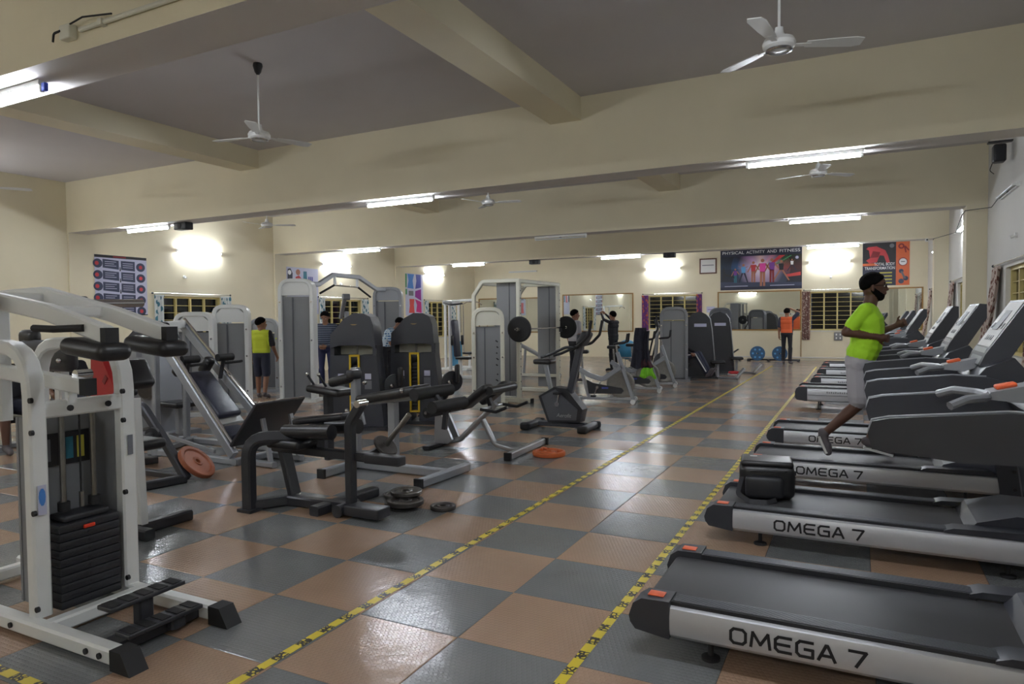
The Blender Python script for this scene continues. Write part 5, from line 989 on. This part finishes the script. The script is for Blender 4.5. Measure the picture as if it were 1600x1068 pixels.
t = thing('floor_bench', 'small dark tilted bench frame by far wall', 'bench', (-4.1, 24.9, 0)); MB().bar([(-.4, 0, .05), (.4, 0, .05)], .06, .05).build('rail', 'black_metal', t); MB().rbox((.15, 0, .26), (.5, .24, .05), .02, (0, R(-35), 0)).build('pad', 'black_vinyl', t); MB().bar([(.05, 0, .06), (.12, 0, .24)], .05, .05).build('post', 'black_metal', t)
for x_ in (-.4, .4): MB().bar([(x_, -.2, .03), (x_, .2, .03)], .05, .05).build('foot_bar', 'black_metal', t)
# ================================================================== PEOPLE
import numpy as np
mat('skin_dark', (92, 62, 48), .5); mat('skin_mid', (140, 100, 78), .5); mat('hair_black', (12, 11, 11), .95, bump=.8, bscale=90, spec=.1)
mat('lime_shirt', (176, 232, 46), .75, bump=.2, bscale=60); mat('light_grey_cloth', (176, 174, 180), .85); mat('shoe_grey', (92, 86, 90), .7); mat('shoe_sole', (205, 203, 200), .6); mat('navy_cloth', (46, 50, 68), .85); mat('yellow_shirt', (206, 220, 62), .8); mat('black_cloth', (30, 30, 36), .85); mat('orange_shirt', (206, 92, 48), .8); mat('denim', (44, 48, 84), .85); mat('grey_tee', (168, 166, 172), .85); mat('eye_white', (220, 218, 214), .3); mat('lens_dark', (24, 24, 28), .15)
def stripes(name, c1, c2, scale, axis=2, thr=.6, check=False):
    mt, nt, b = nodes_of(name, .85); tc = nt.nodes.new('ShaderNodeTexCoord'); sx = nt.nodes.new('ShaderNodeSeparateXYZ'); nt.links.new(tc.outputs['Object'], sx.inputs[0])
    v = math_node(nt, 'GREATER_THAN', math_node(nt, 'FRACT', math_node(nt, 'MULTIPLY', sx.outputs[axis], scale)), thr)
    if check: v = math_node(nt, 'MAXIMUM', v, math_node(nt, 'GREATER_THAN', math_node(nt, 'FRACT', math_node(nt, 'MULTIPLY', sx.outputs[1], scale)), thr))
    c = ramp(nt, v, [(0, c1), (1, c2)], 'CONSTANT'); nt.nodes[-1].color_ramp.elements[1].position = .5; nt.links.new(c, b.inputs['Base Color'])
stripes('striped_sweater', (62, 68, 86), (120, 130, 146), 22, 2, .72); stripes('plaid_shirt', (70, 110, 150), (190, 205, 215), 18, 2, .6, True)
def V(*a): return Vector(a)
def stand(h=1.72):
    """default standing joints, facing +x, left = +y"""
    k = h/1.75
    J = dict(pel=V(0, 0, .95), waist=V(0, 0, 1.10), chest=V(.0, 0, 1.32), neck=V(-.01, 0, 1.47), head=V(.02, 0, 1.62),
             shL=V(-.01, .18, 1.42), shR=V(-.01, -.18, 1.42), elL=V(-.03, .23, 1.13), elR=V(-.03, -.23, 1.13), wrL=V(.05, .24, .88), wrR=V(.05, -.24, .88),
             hiL=V(0, .09, .92), hiR=V(0, -.09, .92), knL=V(.02, .10, .50), knR=V(.02, -.10, .50), anL=V(-.02, .10, .09), anR=V(-.02, -.10, .09), toL=V(.16, .12, .035), toR=V(.16, -.12, .035))
    return {n: p*k for n, p in J.items()}
def person(name, label, loc, rz, J, top, bottom, skin, sleeve=.6, legs=1.0, hair='hair_black', shoe='shoe_grey', voxel=.0105, face=(1, 0, 0), girth=1.0, back_top=None, curl=.6, group=None, hairlen=0., nod=0., beard=None):
    """J joints in local metres; sleeve = covered fraction of arm (shoulder 0, elbow .5, wrist 1); legs = covered fraction of the leg (knee .5)"""
    t = thing(name, label, 'person', loc, rz, group); segs = []   # (p, q, r1, r2, material)
    def S(p, q, r1, r2, m_): segs.append((Vector(p), Vector(q), r1, r2, m_))
    g = girth; lat = (J['shL']-J['shR']).normalized(); spine = (J['neck']-J['pel']).normalized(); fwd = lat.cross(spine).normalized()
    # torso: stacked lateral capsules
    def band(c, half, r, m_): S(c-lat*half, c+lat*half, r, r, m_)
    for q_ in (.25, .75): band(J['waist'].lerp(J['chest'], q_)+fwd*.012*g, .083*g, .110*g, top)
    band(J['pel'], .085*g, .105*g, bottom); band(J['pel']+(J['waist']-J['pel'])*.55, .085*g, .108*g, top); band(J['waist']+fwd*.012*g, .08*g, .108*g, top)
    band((J['waist']+J['chest'])/2+fwd*.012*g, .085*g, .112*g, top); band(J['chest'], .09*g, .113*g, top); band((J['chest']*.45+J['neck']*.55), .10, .085, top)
    S(J['shL'], J['shR'], .066, .066, top)
    S(J['neck']-spine*.06, J['head']-spine*.05, .064, .058, skin)
    f = Vector(face).normalized(); hd = J['head']; upv = (spine*.6+Vector((0, 0, 1))*.4).normalized(); upv = (upv-f*upv.dot(f)).normalized()
    if nod: q_ = Quaternion(f.cross(upv), nod); f = q_ @ f; upv = q_ @ upv
    sd = upv.cross(f)
    S(hd-f*.022+upv*.03, hd+f*.022+upv*.03, .084, .080, skin); S(hd+f*.03-upv*.02, hd+f*.042-upv*.075, .062, .040, skin); S(hd-f*.02-upv*.03, hd+f*.02-upv*.05, .068, .060, skin); S(hd+f*.02-upv*.075, hd+f*.052-upv*.088, .050, .040, beard or skin)
    if beard: [S(hd+sd*q_*.052-upv*.03, hd+sd*q_*.035+f*.05-upv*.08, .026, .030, beard) for q_ in (-1, 1)]
    S(hd+f*.094+upv*.012, hd+f*.112-upv*.022, .010, .015, skin); S(hd+f*.09-upv*.055, hd+f*.085-upv*.06, .018, .018, skin)
    for s_ in (-1, 1): S(hd+sd*s_*.083-f*.008+upv*.012, hd+sd*s_*.086-f*.008-upv*.03, .016, .011, skin)
    for s, sg in (('L', 1), ('R', -1)):
        sh, el, wr = J['sh'+s], J['el'+s], J['wr'+s]
        cov = lambda a, b: top if sleeve >= b else skin
        S(sh, el, .052, .042, top if sleeve >= .5 else skin); S(el, wr, .042, .028, top if sleeve >= .95 else skin)
        if sleeve < .5: S(sh, sh+(el-sh)*min(1, sleeve*2), .064, .062, top)
        elif sleeve < .95: S(el, el+(wr-el)*(sleeve-.5)*2, .046, .042, top)
        d = (wr-el).normalized(); ax = d.cross(lat*sg); ax = ax.normalized() if ax.length > .1 else fwd; pn = ax.cross(d).normalized()
        pc = wr+d*.055; S(wr, pc, .027, .032, skin); S(pc-ax*.022, pc+ax*.022, .018, .018, skin)
        for k in range(4):
            b0 = wr+d*.085+ax*(.030-.02*k); L_ = (.042, .047, .044, .035)[k]; d1 = (d*cos(curl)-pn*sin(curl)).normalized(); d2 = (d*cos(2.1*curl)-pn*sin(2.1*curl)).normalized()
            S(b0, b0+d1*L_, .0095, .009, skin); S(b0+d1*L_, b0+d1*L_+d2*L_*.8, .009, .008, skin)
        tb = wr+d*.035+ax*.028; td = (d*.6+ax*.7-pn*.4).normalized(); S(tb, tb+td*.04, .012, .0105, skin); S(tb+td*.04, tb+td*.04+(td*.5+d*.6-pn*.4).normalized()*.03, .0105, .009, skin)
        hi, kn, an, to = J['hi'+s], J['kn'+s], J['an'+s], J['to'+s]
        S(hi, kn, .088*g, .056, bottom if legs >= .5 else skin); S(kn, kn+(an-kn)*.35, .056, .055, bottom if legs > .6 else skin); S(kn+(an-kn)*.35, an, .055, .036, bottom if legs > .9 else skin)
        if legs < .6: S(hi, hi+(kn-hi)*legs*2, .098*g, .090*g, bottom)
        elif legs > .9: S(kn, an+(kn-an)*.1, .068, .058, bottom)
        fd = (to-an); S(an-fd.normalized()*.03+(kn-an).normalized()*-.03, to, .040, .034, shoe); S(an, an+(an-kn).normalized()*.03, .042, .042, shoe); S(an*.35+to*.65, to, .042, .036, shoe)
    # surface: union of tapered capsules -> voxel remesh
    mb = MB()
    for p, q, r1, r2, m_ in segs:
        ax = q-p; L_ = ax.length; ax = ax.normalized() if L_ > 1e-5 else Vector((0, 0, 1)); u = ax.orthogonal().normalized(); b = ax.cross(u); n = 12; rings = []
        for a in (-90, -60, -30, 0): rings.append((p+ax*r1*sin(R(a)), r1*cos(R(a))))
        for a in (0, 30, 60, 90): rings.append((q+ax*r2*sin(R(a)), r2*cos(R(a))))
        vs = [c+(u*cos(2*pi*i/n)+b*sin(2*pi*i/n))*max(r, 1e-4) for c, r in rings for i in range(n)]
        fs = [(k*n+i, k*n+(i+1) % n, (k+1)*n+(i+1) % n, (k+1)*n+i) for k in range(len(rings)-1) for i in range(n)]+[tuple(range(n-1, -1, -1)), tuple(len(vs)-n+i for i in range(n))]
        mb.add(vs, fs)
    me = bpy.data.meshes.new('b'); me.from_pydata(mb.v, [], mb.f); ob = bpy.data.objects.new('b', me); COL.objects.link(ob)
    md = ob.modifiers.new('r', 'REMESH'); md.mode = 'VOXEL'; md.voxel_size = voxel; md.use_smooth_shade = True
    sm = ob.modifiers.new('s', 'SMOOTH'); sm.factor = .5; sm.iterations = 5
    dg = bpy.context.evaluated_depsgraph_get(); me2 = bpy.data.meshes.new_from_object(ob.evaluated_get(dg)); bpy.data.objects.remove(ob)
    names = []
    for s_ in segs:
        if s_[4] not in names: names.append(s_[4])
    if back_top: names.append(back_top)
    me2.materials.clear()
    for n_ in names: me2.materials.append(MAT[n_])
    N = len(me2.polygons); C = np.empty(N*3); me2.polygons.foreach_get('center', C); C = C.reshape(-1, 3); best = np.full(N, 9.); idx = np.zeros(N, int)
    for p, q, r1, r2, m_ in segs:
        P_, Q_ = np.array(p), np.array(q); d = Q_-P_; l2 = max(1e-9, d @ d); tt = np.clip(((C-P_) @ d)/l2, 0, 1); dist = np.linalg.norm(C-(P_+tt[:, None]*d), axis=1)-(r1+(r2-r1)*tt)
        # a sleeve or leg hem ends square: no spill past its end
        w_ = dist < best; best[w_] = dist[w_]; idx[w_] = names.index(m_)
    if back_top:   # dark side panels / sleeves of a two-tone shirt
        L_ = np.array(lat); c0 = np.array(J['chest']); side = np.abs((C-c0) @ L_) > .175
        idx[(idx == names.index(top)) & side] = names.index(back_top)
    me2.polygons.foreach_set('material_index', idx.astype(np.int32)); me2.polygons.foreach_set('use_smooth', [True]*N); me2.update()
    body = bpy.data.objects.new('body', me2); COL.objects.link(body); body.parent = t
    # hair: shell over the skull, open at the face
    hb = MB(); c = hd+upv*.034-f*.008; n, k = 20, 10; vs = []
    for j in range(k+1):
        for i in range(n):
            a = 2*pi*i/n; fr = cos(a)       # 1 = front
            lim = R(58)+R(70+hairlen*30)*(.5-.5*fr)+R(12)*abs(sin(a)); ph = lim*j/k
            rr = .098+.008*sin(7*a+j)*.3+(.006 if j < k else -.004)
            vs.append(c+upv*rr*1.03*cos(ph)+(f*cos(a)*1.10+sd*sin(a)*.96)*rr*sin(ph))
    hb.add(vs, [(j*n+i, j*n+(i+1) % n, (j+1)*n+(i+1) % n, (j+1)*n+i) for j in range(k) for i in range(n)]); ho = hb.build('hair', hair, t, 80)
    so = ho.modifiers.new('t', 'SOLIDIFY'); so.thickness = .012; so.offset = -1
    for s_ in (-1, 1):
        e = MB().ball(hd+f*.082+sd*s_*.031+upv*.012, .0125, 10).build('eye', 'eye_white', t); MB().ball(hd+f*.0905+sd*s_*.031+upv*.012, .006, 8).build('iris', 'hair_black', e)
        MB().bar([hd+f*.094+sd*s_*.016+upv*.034, hd+f*.086+sd*s_*.05+upv*.034], .006, .008).build('eyebrow', hair, t)
    MB().bar([hd+f*.099-sd*.022-upv*.052, hd+f*.104-upv*.052, hd+f*.099+sd*.022-upv*.052], .005, .008).build('mouth', mat('lip', (110, 62, 56), .5).name, t)
    t['_'] = 0; del t['_']
    return t, f, upv, sd, hd
# --- runner on the treadmill (faces +x). local origin on the belt
B = .235
J = dict(pel=V(.02, 0, .90), waist=V(.05, 0, 1.05), chest=V(.07, 0, 1.26), neck=V(.085, 0, 1.42), head=V(.12, 0, 1.575),
         shL=V(.09, .19, 1.37), shR=V(.05, -.19, 1.365), elL=V(.10, .25, 1.13), elR=V(-.10, -.25, 1.17), wrL=V(.30, .17, 1.22), wrR=V(.14, -.21, 1.13),
         hiL=V(.03, .09, .88), hiR=V(.01, -.09, .87), knL=V(.22, .10, .56), knR=V(.02, -.10, .53), anL=V(.10, .09, .16), anR=V(-.27, -.09, .23), toL=V(.27, .10, .06), toR=V(-.245, -.10, .055))
t, f, u, s, hd = person('person', 'running man in lime shirt and grey shorts wearing glasses', (.0, 7.05, B), 0, J, 'lime_shirt', 'light_grey_cloth', 'skin_dark', .34, .43, voxel=.0075, girth=1.2, curl=.95, beard='hair_black')
gl = MB()
for q in (-1, 1): gl.tube([hd+f*.104+s*q*(.033+.024*cos(a*pi/5))+u*(.012+.018*sin(a*pi/5)) for a in range(10)], .003, 6, closed=True); gl.cyl(hd+f*.102+s*q*.055+u*.016, hd-f*.01+s*q*.092+u*.014, .0028, 6)
gl.cyl(hd+f*.108-s*.01+u*.016, hd+f*.108+s*.01+u*.016, .003, 6); gl.build('glasses', 'lens_dark', t)
for nm, a, b_ in (('shoe_sole', J['anR']+V(-.05, 0, -.035), J['toR']+V(-.01, 0, -.012)), ('shoe_sole', J['anL']+V(-.05, 0, -.07), J['toL']+V(.02, 0, -.03))): MB().bar([a, b_], .085, .022, up=(1, 0, 1)).build(nm, 'shoe_sole', t)
MB().bar([V(.05, -.20, .84), V(.10, -.185, .62)], .07, .006, up=(0, 1, 0)).build('shorts_stripe', 'black_cloth', t)
# --- boy in yellow
J = stand(1.62); J['knL'] += V(.05, 0, 0); J['anL'] += V(.08, 0, 0); J['toL'] += V(.08, 0, 0); J['anR'] += V(-.10, 0, .02); J['knR'] += V(-.02, 0, 0); J['toR'] += V(-.08, 0, 0); J['wrR'] += V(.10, -.04, .03); J['elR'] += V(.0, -.03, 0)
person('person', 'boy in yellow and black shirt and navy shorts walking by the left wall', (-10.72, 9.95, 0), R(118), J, 'yellow_shirt', 'navy_cloth', 'skin_mid', .42, .45, face=(.6, -.8, 0), girth=.92, back_top='black_cloth', shoe='shoe_grey')
# --- man in striped sweater looking down
J = stand(1.76); J['wrL'] = V(.24, .06, 1.02); J['wrR'] = V(.24, -.06, 1.02); J['elL'] += V(.02, .03, 0); J['elR'] += V(.02, -.03, 0); J['head'] += V(.03, 0, -.01)
person('person', 'man in grey striped sweater and dark blue jeans looking down at his hands', (-10.15, 11.2, 0), R(-62), J, 'striped_sweater', 'denim', 'skin_mid', 1.0, 1.0, nod=-.45, shoe='black_cloth')
# --- man in plaid shirt bending
J = stand(1.70)
for k_, dx, dz in (('waist', .03, -.01), ('chest', .12, -.04), ('neck', .22, -.09), ('head', .33, -.10), ('shL', .19, -.08), ('shR', .19, -.08), ('elL', .24, -.07), ('elR', .26, -.07), ('wrL', .28, -.05), ('wrR', .32, -.05)): J[k_] += V(dx, 0, dz)
person('person', 'man in blue plaid shirt bending forward beside the crossover tower', (-9.75, 12.75, 0), R(10), J, 'plaid_shirt', 'black_cloth', 'skin_mid', .36, 1.0, nod=-.5, shoe='black_cloth')
# --- man in grey tee by the mirror
J = stand(1.76); person('person', 'man in light grey t-shirt standing before the wide mirror', (-6.17, 15.5, 0), R(60), J, 'grey_tee', 'black_cloth', 'skin_mid', .36, 1.0, face=(1, -.5, 0), shoe='shoe_grey')
# --- person in black raising both arms
J = stand(1.74); J['elL'] = V(.20, .20, 1.50); J['elR'] = V(.20, -.20, 1.50); J['wrL'] = V(.34, .10, 1.66); J['wrR'] = V(.34, -.10, 1.66)
person('person', 'person in black long-sleeved clothes with both arms raised near mirror', (-6.35, 19.0, 0), R(165), J, 'black_cloth', 'black_cloth', 'skin_mid', 1.0, 1.0, shoe='black_cloth', hairlen=.5)
# --- man in orange shirt at far mirror, one arm up behind head
J = stand(1.80); J['elR'] = V(.02, -.36, 1.66); J['wrR'] = V(.06, -.14, 1.76)
person('person', 'man in orange shirt and black trousers facing the mirror, one arm raised', (-2.05, 23.5, 0), R(82), J, 'orange_shirt', 'black_cloth', 'skin_mid', .40, 1.0, back_top='navy_cloth', shoe='shoe_grey')
# --- seated persons
def seated(h=1.72, lean=0.):
    J = stand(h); k = h/1.75
    for n_ in J: J[n_] = J[n_]-V(0, 0, .40*k)
    for s_, y in (('L', .10), ('R', -.10)): J['kn'+s_] = V(.42, y*1.3, .52)*k; J['an'+s_] = V(.46, y*1.4, .09)*k; J['to'+s_] = V(.64, y*1.5, .035)*k; J['hi'+s_] = V(.0, y, .53)*k; J['wr'+s_] = V(.34, y*2.2, .66)*k; J['el'+s_] = V(.10, y*2.5, .76)*k
    return J
J = seated(1.74); J['anL'] = V(.72, .14, .16); J['toL'] = V(.84, .15, .28); J['anR'] = V(.72, -.14, .16); J['toR'] = V(.84, -.15, .28); J['knL'] = V(.44, .13, .64); J['knR'] = V(.44, -.13, .64)
t, *_ = person('person', 'seated person in navy track pants with white side stripe on leg machine', (-3.98, 17.12, .0), R(-5), J, 'black_cloth', 'navy_cloth', 'skin_mid', 1.0, 1.0, shoe='shoe_grey')
for a, b_ in (((.02, -.19, .56), (.44, -.195, .655)), ((.44, -.195, .655), (.71, -.20, .22))): MB().bar([V(*a), V(*b_)], .008, .025).build('side_stripe', 'paper', t)
J = seated(1.70); person('person', 'seated person in dark and yellow shirt at the left machines', (-9.5, 4.7, 0), R(-10), J, 'black_cloth', 'navy_cloth', 'skin_dark', .4, .5, back_top='yellow_shirt')
J = seated(1.70); person('person', 'seated person in dark shorts beyond the red covered leg machine', (-9.5, 5.45, 0), R(-20), J, 'black_cloth', 'navy_cloth', 'skin_mid', .3, .45)

# low padded stools under the seated people
for x, y, a, lab in ((-9.5, 4.7, -10, 'low black padded stool under person in dark and yellow shirt'), (-9.5, 5.45, -20, 'low black padded stool under person in dark shorts'), (-3.98, 17.12, -5, 'low black padded stool under person in track pants')):
    t = thing('padded_stool', lab, 'stool', (x, y, 0), R(a), 'padded stools')
    MB().rbox((.04, 0, .36), (.36, .36, .07), .03, None, 4).build('seat', 'black_vinyl', t); MB().bar([(.04, 0, .03), (.04, 0, .34)], .07, .07).build('post', 'silver_paint', t)
    for s_ in (-1, 1): MB().bar([(.04-.2, s_*.12, .025), (.04+.2, s_*.12, .025)], .05, .05).build('foot_bar', 'silver_paint', t)
    MB().bar([(.04, -.14, .03), (.04, .14, .03)], .05, .05).build('cross_bar', 'silver_paint', t)
